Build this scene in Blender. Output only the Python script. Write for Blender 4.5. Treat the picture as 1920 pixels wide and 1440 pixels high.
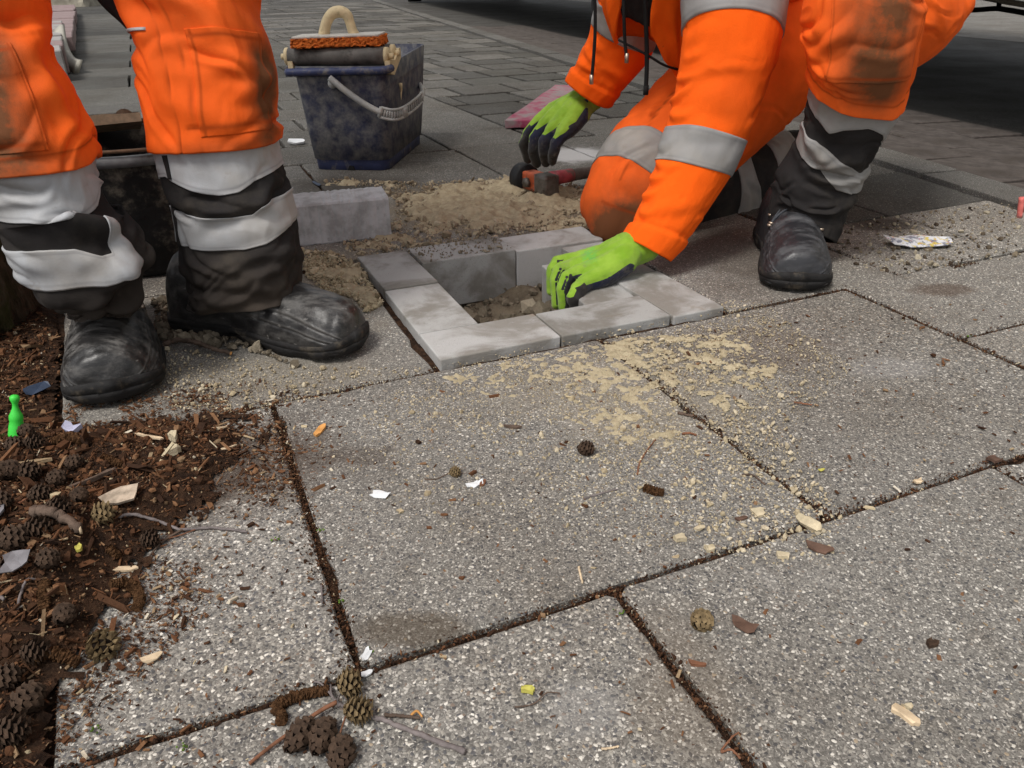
import bpy, math, random
import numpy as np
from mathutils import Matrix, Vector

random.seed(7); RNG = np.random.default_rng(7)
scene = bpy.context.scene
for o in list(bpy.data.objects):
    bpy.data.objects.remove(o)
COL = scene.collection

# ------------------------------------------------------------------ camera
FPX, CAMH = 1470.0, 0.515
_n = np.array([-0.015, -0.8845, -0.4660]); _n /= np.linalg.norm(_n)
_f = np.array([0, 0, 1.0]); _y = _f - _n * (_f @ _n); _y /= np.linalg.norm(_y)
_x = np.cross(_y, _n)
if _x[0] < 0: _x = -_x
RC = np.stack([_x, _y, _n]); CC = np.array([0, 0, CAMH])
cam = bpy.data.cameras.new('camera'); cam_o = bpy.data.objects.new('camera', cam); COL.objects.link(cam_o)
cam.sensor_width = 36.0; cam.lens = 36.0 * FPX / 1920.0; cam.clip_start = 0.02; cam.clip_end = 400
_r, _u, _b = RC @ [1, 0, 0], RC @ [0, -1, 0], RC @ [0, 0, -1]
cam_o.matrix_world = Matrix([[_r[i], _u[i], _b[i], CC[i]] for i in range(3)] + [[0, 0, 0, 1]])
scene.camera = cam_o

def ray(x, y): return RC @ np.array([(x - 960) / FPX, (y - 720) / FPX, 1.0])
def G(x, y, z=0.0):
    d = ray(x, y); return CC + d * ((z - CAMH) / d[2])
def AT(x, y, Y):
    d = ray(x, y); return CC + d * (Y / d[1])
def ATP(x, y, p, n):
    d = ray(x, y); return CC + d * (((np.asarray(p) - CC) @ n) / (d @ n))

# ------------------------------------------------------------------ light
SUN = np.array([-0.35, -0.45, 0.95]); SUN /= np.linalg.norm(SUN)
world = bpy.data.worlds.new('World'); scene.world = world; world.use_nodes = True
wn = world.node_tree; wn.nodes.clear()
sky = wn.nodes.new('ShaderNodeTexSky'); sky.sky_type = 'NISHITA'; sky.sun_disc = False
sky.sun_elevation = math.asin(SUN[2]); sky.sun_rotation = math.atan2(SUN[0], SUN[1])
sky.air_density = 1.2; sky.dust_density = 2.5; sky.ozone_density = 1.0
hs = wn.nodes.new('ShaderNodeHueSaturation'); hs.inputs['Saturation'].default_value = 0.2
bg = wn.nodes.new('ShaderNodeBackground'); bg.inputs['Strength'].default_value = 0.09
wo = wn.nodes.new('ShaderNodeOutputWorld')
wn.links.new(sky.outputs[0], hs.inputs['Color']); wn.links.new(hs.outputs[0], bg.inputs[0]); wn.links.new(bg.outputs[0], wo.inputs[0])
sl = bpy.data.lights.new('sun', 'SUN'); sl.energy = 1.5; sl.angle = math.radians(14); sl.color = (1.0, 0.965, 0.91)
so = bpy.data.objects.new('sun', sl); COL.objects.link(so)
so.rotation_euler = Vector(-SUN).to_track_quat('-Z', 'Y').to_euler()
vs = scene.view_settings
vs.view_transform = 'Standard'; vs.look = 'None'; vs.gamma = 1.0; vs.use_curve_mapping = False; vs.exposure = 0.70
scene.cycles.max_bounces = 6

# ------------------------------------------------------------------ numeric noise
def _hash(ix, iy, iz, seed):
    h = (ix * 374761393 + iy * 668265263 + iz * 1440662683 + seed * 974634777) & 0xffffffff
    h = ((h ^ (h >> 13)) * 1274126177) & 0xffffffff
    h = ((h ^ (h >> 16)) * 2246822519) & 0xffffffff
    return ((h ^ (h >> 15)) & 0xffffff) / float(0xffffff)
def vnoise(x, y, z=0.0, seed=0):
    x, y, z = np.broadcast_arrays(np.asarray(x, float), np.asarray(y, float), np.asarray(z, float))
    ix, iy, iz = np.floor(x).astype(np.int64), np.floor(y).astype(np.int64), np.floor(z).astype(np.int64)
    fx, fy, fz = x - ix, y - iy, z - iz
    fx, fy, fz = fx*fx*(3-2*fx), fy*fy*(3-2*fy), fz*fz*(3-2*fz)
    r = 0
    for a in (0, 1):
        for b in (0, 1):
            for c in (0, 1):
                w = (fx if a else 1-fx) * (fy if b else 1-fy) * (fz if c else 1-fz)
                r = r + w * _hash(ix+a, iy+b, iz+c, seed)
    return r
def fbm(x, y, z=0.0, octv=4, seed=0):
    r, a, t = 0, 1.0, 0
    for i in range(octv):
        r = r + a * vnoise(np.asarray(x)*2**i, np.asarray(y)*2**i, np.asarray(z)*2**i, seed+i); t += a; a *= 0.5
    return r / t
def sstep(a, b, x):
    t = np.clip((np.asarray(x, float) - a) / (b - a), 0, 1); return t*t*(3-2*t)

# ------------------------------------------------------------------ object helpers
def setp(o, label=None, cat=None, group=None, kind=None):
    if label: o['label'] = label
    if cat: o['category'] = cat
    if group: o['group'] = group
    if kind: o['kind'] = kind
    return o
def thing(name, label, cat, loc=(0, 0, 0), group=None):
    o = bpy.data.objects.new(name, None); COL.objects.link(o); o.location = loc; o.empty_display_size = 0.02
    bpy.context.view_layer.update()
    return setp(o, label, cat, group)
def mesh_data(name, V, F, mats, smooth=True, attrs=None, fm=None):
    me = bpy.data.meshes.new(name)
    V = np.asarray(V, float)
    if isinstance(F, np.ndarray):
        nf, k = F.shape
        me.vertices.add(len(V)); me.vertices.foreach_set('co', V.ravel())
        me.loops.add(nf*k); me.loops.foreach_set('vertex_index', F.astype(np.int32).ravel())
        me.polygons.add(nf); me.polygons.foreach_set('loop_start', np.arange(0, nf*k, k, dtype=np.int32))
        me.update(calc_edges=True)
    else:
        me.from_pydata(V.tolist(), [], [list(map(int, f)) for f in F]); me.update()
    me.validate()
    for m in (mats if isinstance(mats, (list, tuple)) else [mats]): me.materials.append(m)
    if fm is not None: me.polygons.foreach_set('material_index', np.asarray(fm, np.int32))
    me.polygons.foreach_set('use_smooth', np.full(len(me.polygons), bool(smooth)))
    for k, v in (attrs or {}).items():
        a = me.attributes.new(k, 'FLOAT', 'POINT'); a.data.foreach_set('value', np.asarray(v, np.float32))
    me.update()
    return me
def link(name, me, parent=None):
    o = bpy.data.objects.new(name, me); COL.objects.link(o)
    if parent is not None:
        o.parent = parent; o.matrix_parent_inverse = parent.matrix_world.inverted()
    return o
def obj(name, V, F, mats, parent=None, smooth=True, attrs=None, fm=None, mods=None):
    o = link(name, mesh_data(name, V, F, mats, smooth, attrs, fm), parent)
    return o
def bevel(o, w=0.002, seg=2, ang=35):
    b = o.modifiers.new('bevel', 'BEVEL'); b.width = w; b.segments = seg; b.limit_method = 'ANGLE'; b.angle_limit = math.radians(ang)
    return o
def grid_faces(m, n, wrap=False):
    i = np.arange(m-1)[:, None]; j = np.arange(n if wrap else n-1)[None, :]
    a = i*n + j; b = i*n + (j+1) % n
    return np.stack([a, b, b+n, a+n], -1).reshape(-1, 4)
BOXF = [(0,3,2,1),(4,5,6,7),(0,1,5,4),(1,2,6,5),(2,3,7,6),(3,0,4,7)]
def box_v(cx, cy, cz, sx, sy, sz):
    return np.array([(cx+a*sx/2, cy+b*sy/2, cz+c*sz/2) for c in (-1, 1) for a, b in ((-1,-1),(1,-1),(1,1),(-1,1))])
class MB:
    def __init__(s): s.V, s.F, s.n = [], [], 0
    def add(s, V, F):
        V = np.asarray(V, float); s.V.append(V); s.F += [tuple(int(i)+s.n for i in f) for f in F]; s.n += len(V); return s
    def box(s, c, sz, M=None):
        V = box_v(0, 0, 0, *sz)
        if M is not None: V = V @ np.asarray(M).T
        return s.add(V + np.asarray(c), BOXF)
    def tube(s, P, r, n=8, cap=True):
        V, F = tube_v(P, r, n, cap); return s.add(V, F)
    def build(s, name, mat, parent=None, smooth=True): return obj(name, np.concatenate(s.V), s.F, mat, parent, smooth)
def catmull(P, n):
    P = np.asarray(P, float); m = len(P)
    t = np.linspace(0, m-1, n); i = np.clip(t.astype(int), 0, m-2); f = (t - i)[:, None]
    p0, p1, p2, p3 = P[np.maximum(i-1, 0)], P[i], P[i+1], P[np.minimum(i+2, m-1)]
    return 0.5*((2*p1) + (p2-p0)*f + (2*p0-5*p1+4*p2-p3)*f*f + (3*p1-p0-3*p2+p3)*f**3)
def tube_v(P, r, n=8, cap=True, flat=1.0):
    P = np.asarray(P, float); m = len(P); r = np.broadcast_to(np.asarray(r, float), (m,))
    T = np.gradient(P, axis=0); T /= np.linalg.norm(T, axis=1)[:, None] + 1e-12
    up = np.array([0.13, 0.21, 1.0]); 
    A = np.cross(T, up); bad = np.linalg.norm(A, axis=1) < 0.15
    A[bad] = np.cross(T[bad], [1, 0.1, 0]); A /= np.linalg.norm(A, axis=1)[:, None]
    for i in range(1, m):
        if A[i] @ A[i-1] < 0: A[i] = -A[i]
    B = np.cross(T, A)
    th = np.linspace(0, 2*np.pi, n, endpoint=False)
    V = P[:, None] + r[:, None, None]*(A[:, None]*np.cos(th)[None, :, None] + flat*B[:, None]*np.sin(th)[None, :, None])
    F = [tuple(f) for f in grid_faces(m, n, True)]
    if cap: F += [tuple(range(n-1, -1, -1)), tuple(range((m-1)*n, m*n))]
    return V.reshape(-1, 3), F
def rotz(a): c, s = math.cos(a), math.sin(a); return np.array([[c, -s, 0], [s, c, 0], [0, 0, 1]])
def rot_rand(n, rng=RNG):
    q = rng.normal(size=(n, 4)); q /= np.linalg.norm(q, axis=1)[:, None]; w, x, y, z = q.T
    return np.stack([1-2*(y*y+z*z), 2*(x*y-z*w), 2*(x*z+y*w), 2*(x*y+z*w), 1-2*(x*x+z*z), 2*(y*z-x*w),
                     2*(x*z-y*w), 2*(y*z+x*w), 1-2*(x*x+y*y)], -1).reshape(n, 3, 3)
def rot_flat(n, tilt=0.25, rng=RNG):
    a = rng.uniform(0, 2*np.pi, n); t = rng.normal(0, tilt, n); p = rng.normal(0, tilt, n)
    z = np.zeros(n); o = np.ones(n)
    Rz = np.stack([np.cos(a), -np.sin(a), z, np.sin(a), np.cos(a), z, z, z, o], -1).reshape(n, 3, 3)
    Rx = np.stack([o, z, z, z, np.cos(t), -np.sin(t), z, np.sin(t), np.cos(t)], -1).reshape(n, 3, 3)
    Ry = np.stack([np.cos(p), z, np.sin(p), z, o, z, -np.sin(p), z, np.cos(p)], -1).reshape(n, 3, 3)
    return Rz @ Rx @ Ry
def ico():
    t = (1+5**.5)/2
    V = np.array([(-1,t,0),(1,t,0),(-1,-t,0),(1,-t,0),(0,-1,t),(0,1,t),(0,-1,-t),(0,1,-t),(t,0,-1),(t,0,1),(-t,0,-1),(-t,0,1)], float)
    V /= np.linalg.norm(V[0])
    F = np.array([(0,11,5),(0,5,1),(0,1,7),(0,7,10),(0,10,11),(1,5,9),(5,11,4),(11,10,2),(10,7,6),(7,1,8),(3,9,4),(3,4,2),(3,2,6),(3,6,8),(3,8,9),(4,9,5),(2,4,11),(6,2,10),(8,6,7),(9,8,1)])
    return V, F
def lumps(n=6, amp=0.3, seed=3):
    r = np.random.default_rng(seed); out = []
    for _ in range(n):
        V, F = ico(); out.append((V*(1+r.uniform(-amp, amp, (12, 1)))*r.uniform(0.7, 1.15, 3), F))
    return out
def chips(n=6, seed=5, curl=0.25):
    r = np.random.default_rng(seed); out = []
    F = np.array([(0,1,5),(0,5,4),(1,2,6),(1,6,5),(2,3,7),(2,7,6),(3,0,4),(3,4,7),(0,3,2),(0,2,1),(4,5,6),(4,6,7)])
    for _ in range(n):
        V = box_v(0, 0, 0, 2, 2, 2); V[:, :2] *= 1 + r.uniform(-0.45, 0.3, (8, 2)); V[:, 2] *= 1+r.uniform(-0.3, 0.3, 8)
        V[:, 2] += curl*V[:, 0]**2*r.uniform(-2, 4)
        out.append((V, F))
    return out
def scatter(name, bases, P, S, R, col, mat, parent=None, smooth=False):
    P, S, col = np.asarray(P), np.asarray(S), np.asarray(col); n = len(P)
    if S.ndim == 1: S = np.repeat(S[:, None], 3, 1)
    pick = np.arange(n) % len(bases); Vs, Fs, Cs, off = [], [], [], 0
    for b, (bv, bf) in enumerate(bases):
        k = np.where(pick == b)[0]
        if not len(k): continue
        V = np.einsum('nij,nvj->nvi', R[k], bv[None]*S[k][:, None]) + P[k][:, None]
        Vs.append(V.reshape(-1, 3)); Fs.append((bf[None] + (np.arange(len(k))*len(bv))[:, None, None]).reshape(-1, 3) + off)
        Cs.append(np.repeat(col[k], len(bv))); off += len(k)*len(bv)
    return obj(name, np.concatenate(Vs), np.concatenate(Fs), mat, parent, smooth, {'col': np.concatenate(Cs)})
def poly_sd(P, poly):
    """signed distance to a polygon, positive inside"""
    P = np.asarray(P, float); poly = np.asarray(poly, float)
    d = np.full(P.shape[:-1], 1e9); ins = np.zeros(P.shape[:-1], bool)
    for i in range(len(poly)):
        a, b = poly[i-1], poly[i]; ab = b-a
        t = np.clip(((P-a) @ ab)/(ab @ ab), 0, 1)[..., None]
        d = np.minimum(d, np.linalg.norm(P-(a+t*ab), axis=-1))
        c = ((a[1] > P[..., 1]) != (b[1] > P[..., 1])) & (P[..., 0] < (b[0]-a[0])*(P[..., 1]-a[1])/(b[1]-a[1]+1e-12)+a[0])
        ins ^= c
    return np.where(ins, d, -d)

# ------------------------------------------------------------------ materials
class NT:
    def __init__(s, name, rough=0.8, spec=0.3):
        s.m = bpy.data.materials.new(name); s.m.use_nodes = True; s.t = s.m.node_tree; s.t.nodes.clear()
        s.o = s.t.nodes.new('ShaderNodeOutputMaterial'); s.b = s.t.nodes.new('ShaderNodeBsdfPrincipled')
        s.t.links.new(s.b.outputs[0], s.o.inputs[0]); s.set(s.b, 'Roughness', rough); s.set(s.b, 'Specular IOR Level', spec)
    def set(s, node, key, val):
        i = node.inputs[key]
        if isinstance(val, bpy.types.NodeSocket): s.t.links.new(val, i)
        elif isinstance(val, (tuple, list)) and len(val) == 3 and i.type == 'RGBA': i.default_value = (*val, 1)
        else: i.default_value = val
    def n(s, typ, ins=None, **kw):
        nd = s.t.nodes.new('ShaderNode'+typ)
        for k, v in kw.items(): setattr(nd, k, v)
        for k, v in (ins or {}).items(): s.set(nd, k, v)
        return nd
    def pos(s): return s.n('NewGeometry').outputs['Position']
    def objc(s): return s.n('TexCoord').outputs['Object']
    def noise(s, scale, detail=4, rough=0.55, vec=None, out='Fac', dist=0.0):
        return s.n('TexNoise', {'Vector': vec or s.pos(), 'Scale': scale, 'Detail': detail, 'Roughness': rough, 'Distortion': dist}).outputs[out]
    def voro(s, scale, vec=None, feature='F1'): return s.n('TexVoronoi', {'Vector': vec or s.pos(), 'Scale': scale}, feature=feature)
    def math(s, op, a, b=0.0, clamp=False):
        nd = s.n('Math', operation=op, use_clamp=clamp); s.set(nd, 0, a); s.set(nd, 1, b); return nd.outputs[0]
    def rng(s, v, a, b, c=0.0, d=1.0):
        return s.n('MapRange', {'Value': v, 'From Min': a, 'From Max': b, 'To Min': c, 'To Max': d}, interpolation_type='SMOOTHSTEP').outputs[0]
    def ramp(s, fac, stops, mode='LINEAR'):
        nd = s.n('ValToRGB', {'Fac': fac}); cr = nd.color_ramp; cr.interpolation = mode
        while len(cr.elements) < len(stops): cr.elements.new(0.5)
        for e, (p, c) in zip(cr.elements, stops): e.position = p; e.color = (*c, 1) if len(c) == 3 else c
        return nd.outputs[0]
    def mix(s, f, a, b, blend='MIX'):
        nd = s.n('Mix', data_type='RGBA', blend_type=blend); s.set(nd, 0, f); s.set(nd, 6, a); s.set(nd, 7, b); return nd.outputs[2]
    def attr(s, name): return s.n('Attribute', attribute_name=name).outputs['Fac']
    def rand(s): return s.n('ObjectInfo').outputs['Random']
    def bump(s, h, strength=0.5, dist=0.002, normal=None):
        ins = {'Height': h, 'Strength': strength, 'Distance': dist}
        if normal: ins['Normal'] = normal
        return s.n('Bump', ins).outputs[0]
    def blob(s, cx, cy, rx, ry, rot=0.0, wob=0.5, nscale=9.0):
        """soft irregular colour mask around a world point"""
        p = s.n('Mapping', {'Vector': s.pos(), 'Location': (-cx, -cy, 0)}, vector_type='POINT').outputs[0]
        p = s.n('Mapping', {'Vector': p, 'Rotation': (0, 0, -rot), 'Scale': (1/rx, 1/ry, 0.0)}, vector_type='POINT').outputs[0]
        l = s.n('VectorMath', {0: p}, operation='LENGTH').outputs['Value']
        if not hasattr(s, 'bn'): s.bn = s.math('MULTIPLY', s.math('SUBTRACT', s.noise(nscale, 5, 0.65), 0.5), wob*3)
        nz = s.bn
        return s.rng(s.math('ADD', l, nz), 1.1, 0.45)
    def done(s, color=None, rough=None, normal=None):
        if color is not None: s.set(s.b, 'Base Color', color)
        if rough is not None: s.set(s.b, 'Roughness', rough)
        if normal is not None: s.set(s.b, 'Normal', normal)
        return s.m

def mat_slab(name, tint=1.0, pebble=0.66, marks=True, warm=(1.0, 0.968, 0.92), tvar=.26):
    M = NT(name, 0.82, 0.25)
    r = M.rand()
    wp = M.n('VectorMath', {0: M.pos(), 1: M.n('VectorMath', {0: M.noise(220, 2, .5, out='Color'), 1: (.0045, .0045, .0045)}, operation='MULTIPLY').outputs[0]}, operation='ADD').outputs[0]
    v1 = M.voro(330, wp); v2 = M.voro(760, wp)
    c1 = M.n('SeparateColor', {0: v1.outputs['Color']}); c2 = M.n('SeparateColor', {0: v2.outputs['Color']})
    pal = [(0.0, (.065, .065, .068)), (.16, (.105, .102, .098)), (.34, (.185, .18, .17)), (.54, (.085, .086, .093)), (.62, (.27, .26, .24)),
           (.78, (.16, .13, .11)), (.81, (.37, .36, .34)), (.90, (.53, .52, .49)), (.98, (.30, .25, .19))]
    peb = M.ramp(c1.outputs[0], pal, 'CONSTANT')
    fine = M.ramp(c2.outputs[1], [(0, (.105, .101, .096)), (.35, (.155, .15, .142)), (.7, (.21, .204, .192)), (.94, (.40, .39, .37))], 'CONSTANT')
    isP = M.math('MULTIPLY', M.rng(v1.outputs['Distance'], 0.60, 0.46), M.rng(c1.outputs[2], 1-pebble-0.02, 1-pebble+0.02))
    col = M.mix(isP, fine, peb)
    big = M.noise(2.6, 5, 0.6); mid = M.noise(14, 5, 0.65)
    col = M.mix(M.rng(big, .40, .68, 0, .4), col, M.mix(1.0, col, (.60, .53, .46), 'MULTIPLY'))
    col = M.mix(M.rng(mid, .52, .75, 0, .5), col, M.mix(1.0, col, (.62, .57, .52), 'MULTIPLY'))
    col = M.mix(M.rng(M.noise(5.5, 4, .6), .60, .75, 0, .25), col, (.36, .355, .35))
    t = M.math('ADD', M.math('MULTIPLY', r, tvar), (1-tvar/2)*tint)
    tone = M.n('CombineColor', {0: M.math('MULTIPLY', t, warm[0]), 1: M.math('MULTIPLY', t, warm[1]), 2: M.math('MULTIPLY', t, warm[2])}).outputs[0]
    col = M.mix(1.0, col, tone, 'MULTIPLY')
    if marks:
        for (x, y, rx, ry, rot, c, f) in STAINS_AND_SHADE:
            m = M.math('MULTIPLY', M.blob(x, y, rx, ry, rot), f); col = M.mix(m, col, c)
    h = M.math('ADD', M.math('MULTIPLY', M.math('SUBTRACT', 1.0, v1.outputs['Distance']), isP), M.math('MULTIPLY', M.noise(300, 3), .5))
    nb = M.bump(h, 0.5, 0.0012); nb = M.bump(M.noise(35, 4), 0.25, 0.003, nb)
    return M.done(col, M.rng(big, .3, .7, .72, .9), nb)

_s = lambda x, y: tuple(G(x, y)[:2])
SANDC = (.37, .32, .24)
STAINS_AND_SHADE = [(*_s(1180, 740), .20, .15, .3, SANDC, .22), (*_s(930, 390), .42, .28, .3, (.25, .195, .125), .6),
          (*_s(620, 540), .15, .28, .2, (.26, .21, .14), .45), (*_s(520, 700), .16, .08, .4, (.27, .235, .18), .3),
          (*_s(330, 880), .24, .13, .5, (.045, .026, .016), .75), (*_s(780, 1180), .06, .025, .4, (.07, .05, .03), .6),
          (*_s(1670, 690), .08, .04, .2, (.34, .335, .33), .25), (*_s(1090, 1330), .035, .035, 0, (.36, .355, .35), .2),
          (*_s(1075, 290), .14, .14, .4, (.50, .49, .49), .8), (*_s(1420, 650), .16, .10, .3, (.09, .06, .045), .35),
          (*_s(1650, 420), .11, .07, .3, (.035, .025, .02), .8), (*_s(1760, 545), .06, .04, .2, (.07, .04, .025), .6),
          (*_s(1360, 470), .16, .26, .3, (.07, .055, .042), .6), (*_s(660, 345), .22, .12, .3, (.06, .05, .04), .6),  # first entry puts the kneeling worker's shade into the slab colour
          (*_s(1290, 1290), .05, .10, .3, (.16, .12, .08), .3), (*_s(870, 640), .06, .10, .2, (.3, .24, .16), .4)]

def simple(name, base, rough=0.6, spec=0.3, var=0.25, scale=30, bump=0.2, bd=0.002, bscale=None, metallic=0.0, dirt=None, dscale=12, dlo=.5, dhi=.7, sheen=0):
    M = NT(name, rough, spec); v = M.objc()
    n = M.noise(scale, 5, .6, v)
    col = M.mix(M.rng(n, .25, .75), tuple(c*(1-var) for c in base), tuple(min(1, c*(1+var)) for c in base))
    if dirt: col = M.mix(M.rng(M.noise(dscale, 6, .68, v), dlo, dhi), col, dirt)
    M.set(M.b, 'Metallic', metallic)
    if sheen: M.set(M.b, 'Sheen Weight', sheen)
    return M.done(col, None, M.bump(M.noise(bscale or scale*3, 4, .6, v), bump, bd))

def mat_fabric(name, base, dirtc=(.055, .032, .016), rough=0.85, weave=900, sheen=0.25, mott=0.12, spec=0.15, dusty=0.0, bump=.25):
    M = NT(name, rough, spec); p = M.objc()
    n = M.noise(9, 5, .6, p); col = M.mix(M.rng(n, .3, .7), tuple(c*(1-mott) for c in base), tuple(min(1, c*(1+mott)) for c in base))
    if dusty: col = M.mix(M.rng(M.noise(7, 6, .7, p), .45, .75, 0, dusty), col, (.20, .165, .12))
    d = M.attr('dirt'); dn = M.math('MULTIPLY', d, M.rng(M.noise(16, 6, .72, p), .2, .75, .55, 1.15)); 
    col = M.mix(M.math('MINIMUM', dn, .93), col, dirtc)
    sp = M.rng(M.noise(60, 4, .7, p), .66, .74, 0, .45); col = M.mix(M.math('MULTIPLY', sp, M.rng(M.noise(4, 2, .5, p), .45, .6)), col, dirtc)
    se = M.attr('seam'); col = M.mix(M.math('MULTIPLY', se, .72), col, tuple(c*.35 for c in base))
    w = M.math('ADD', M.noise(weave, 2, .5, p), M.math('MULTIPLY', M.noise(130, 4, .6, p), 1.2))
    return M.done(col, None, M.bump(w, bump, .0012))

def mat_reflect(name='reflective_tape', base=(.40, .41, .43)):
    M = NT(name, .55, .4); p = M.objc()
    col = M.mix(M.rng(M.noise(8, 6, .65, p), .35, .75), base, tuple(c*.72*w for c, w in zip(base, (1.0, .95, .88))))
    col = M.mix(M.rng(M.noise(45, 5, .7, p), .62, .78, 0, .55), col, (.2, .16, .11))
    col = M.mix(M.math('MULTIPLY', M.attr('dirt'), .8), col, (.10, .075, .05)); col = M.mix(M.rng(M.noise(5, 5, .6, p), .5, .7, 0, .35), col, (.40, .34, .27)); col = M.mix(M.math('MULTIPLY', M.attr('seam'), .5), col, (.16, .16, .165))
    return M.done(col, None, M.bump(M.math('ADD', M.noise(600, 2, .5, p), M.noise(90, 4, .6, p)), .22, .001))

def mat_ramp(name, stops, rough=.9, bump=.5, bs=400, bd=.001, var=.35):
    M = NT(name, rough, .15); c = M.ramp(M.attr('col'), stops)
    n = M.noise(bs*.5, 4, .6); c = M.mix(M.rng(n, .3, .7, 0, var), c, M.mix(1.0, c, (.4, .38, .36), 'MULTIPLY'))
    return M.done(c, None, M.bump(M.noise(bs, 4, .65), bump, bd))

M_SLAB = mat_slab('exposed_aggregate', 1.32); M_SLAB2 = mat_slab('worn_concrete', 1.18, .28)
M_TILE = mat_slab('grey_tile', .46, .5, False, tvar=.5); M_DARK = mat_slab('dark_tile', .50, .2, False, (1.0, .985, .96))
M_FAR = mat_slab('far_slab', .44, .35, False, (1.0, .98, .92)); M_FARD = mat_slab('far_slab_dark', .30, .25, False, (1.0, .98, .92))
M_MID = mat_slab('weathered_slab', .62, .5)
M_KERB = mat_slab('kerb_concrete', .62, .12, False, (1.0, .98, .95))
M_RED = simple('red_clay_paver', (.092, .078, .070), .85, .2, .35, 25, .5, .003, 200, dirt=(.05, .04, .032), dscale=6)
M_ROAD = mat_slab('shaded_asphalt', .22, .5, False)  # tint lowered to put the lorry's shade into the road colour
M_SOIL = NT('dark_soil', .95, .1)
_c = M_SOIL.mix(M_SOIL.rng(M_SOIL.noise(60, 6, .7), .35, .7), (.022, .013, .009), (.080, .043, .025))
_c = M_SOIL.mix(M_SOIL.rng(M_SOIL.noise(240, 4, .7), .58, .72, 0, .8), _c, (.13, .085, .055))
M_SOIL = M_SOIL.done(_c, None, M_SOIL.bump(M_SOIL.noise(150, 6, .75), 1.0, .006))
def mat_sand(name, a, b, c):
    M = NT(name, .95, .1); n = M.noise(38, 6, .7)
    col = M.mix(M.rng(n, .35, .68), a, b); col = M.mix(M.rng(M.noise(520, 3, .6), .55, .75, 0, .6), col, c)
    return M.done(col, None, M.bump(M.math('ADD', M.noise(700, 3, .6), M.math('MULTIPLY', M.noise(90, 5, .7), 2.0)), .9, .003))
M_SAND = mat_sand('yellow_sand', (.58, .49, .33), (.44, .365, .235), (.68, .59, .43))
M_SANDW = mat_sand('damp_sand', (.54, .45, .30), (.36, .285, .19), (.62, .53, .37))
M_PITS = mat_sand('pit_soil', (.21, .17, .12), (.13, .105, .075), (.32, .27, .2))
M_CRUMB = mat_ramp('sand_crumbs', [(0, (.28, .22, .14)), (.5, (.49, .405, .265)), (1, (.66, .57, .42))], bs=900)
M_LITTER = mat_ramp('litter', [(0, (.022, .012, .008)), (.35, (.078, .037, .019)), (.58, (.15, .066, .031)), (.74, (.22, .115, .058)), (.86, (.28, .19, .11)), (.95, (.58, .48, .31)), (1, (.66, .60, .50))], bs=600)
M_BARK = simple('twig_bark', (.115, .08, .06), .85, .2, .4, 60, .6, .002, 300)
M_GREYTWIG = simple('grey_twig', (.17, .145, .14), .8, .2, .35, 80, .5, .001, 400)
M_REDTWIG = simple('reddish_stalk', (.20, .09, .05), .8, .2, .35, 80, .5, .001, 400)
M_CONE = simple('cone_scales', (.06, .037, .024), .85, .2, .5, 160, .6, .001, 700)
M_CONET = simple('tan_cone', (.19, .135, .07), .85, .2, .5, 160, .6, .001, 700)
M_CORE = simple('cone_core', (.012, .008, .006), .9, .1, .3, 100, .4, .001)
M_CATKIN = simple('catkin', (.085, .043, .02), .95, .1, .5, 260, 1.0, .002, 600)
M_WOOD = simple('pale_wood', (.62, .48, .32), .75, .25, .25, 60, .4, .001, 250)
M_OWOOD = simple('orange_wood', (.62, .30, .09), .75, .25, .25, 60, .4, .001, 250)
M_STONE = simple('beige_flake', (.52, .44, .30), .85, .2, .25, 60, .6, .002, 300)
M_PAPER = simple('white_paper', (.72, .73, .74), .7, .2, .1, 60, .2, .001)
def mat_paver():
    M = NT('paver_concrete', .8, .25); p = M.objc(); r = M.rand()
    off = M.n('VectorMath', {0: p, 1: M.n('CombineXYZ', {0: M.math('MULTIPLY', r, 9.0), 1: M.math('MULTIPLY', r, 5.0)}).outputs[0]}, operation='ADD').outputs[0]
    n = M.noise(7, 5, .6, off, dist=.4); col = M.mix(M.rng(n, .42, .60), (.42, .415, .40), (.235, .22, .195))
    col = M.mix(M.rng(M.noise(30, 5, .7, off), .5, .75, 0, .45), col, (.42, .42, .42))
    col = M.mix(M.rng(M.noise(16, 4, .6, off), .62, .75, 0, .45), col, (.22, .165, .105))
    col = M.mix(M.rng(M.noise(420, 2, .5, off), .62, .72, 0, .5), col, (.17, .16, .15))
    tone = M.n('CombineColor', {0: M.rng(r, 0, 1, .86, 1.1), 1: M.rng(r, 0, 1, .86, 1.09), 2: M.rng(r, 0, 1, .86, 1.1)}).outputs[0]; col = M.mix(1.0, col, tone, 'MULTIPLY')
    pv = M.voro(300, off).outputs['Distance']; pore = M.math('MULTIPLY', M.rng(pv, .22, .10), M.rng(M.noise(45, 3, .6, off), .5, .62)); col = M.mix(M.math('MULTIPLY', pore, .7), col, (.09, .085, .08))
    h = M.math('SUBTRACT', M.math('ADD', M.noise(500, 3, .6, off), M.math('MULTIPLY', M.noise(60, 4, .6, off), 1.5)), M.math('MULTIPLY', pore, 2.0))
    return M.done(col, None, M.bump(h, .45, .0018))
M_PAVER = mat_paver()
def mat_block():
    M = NT('block_concrete', .82, .25); p = M.objc()
    col = M.mix(M.rng(M.noise(22, 5, .65, p), .40, .66), (.53, .53, .54), (.35, .345, .345))
    col = M.mix(M.rng(M.noise(60, 5, .7, p), .60, .74, 0, .5), col, (.13, .11, .10))
    return M.done(col, None, M.bump(M.noise(300, 4, .65, p), .45, .0015))
M_BLOCK = mat_block()

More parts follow.
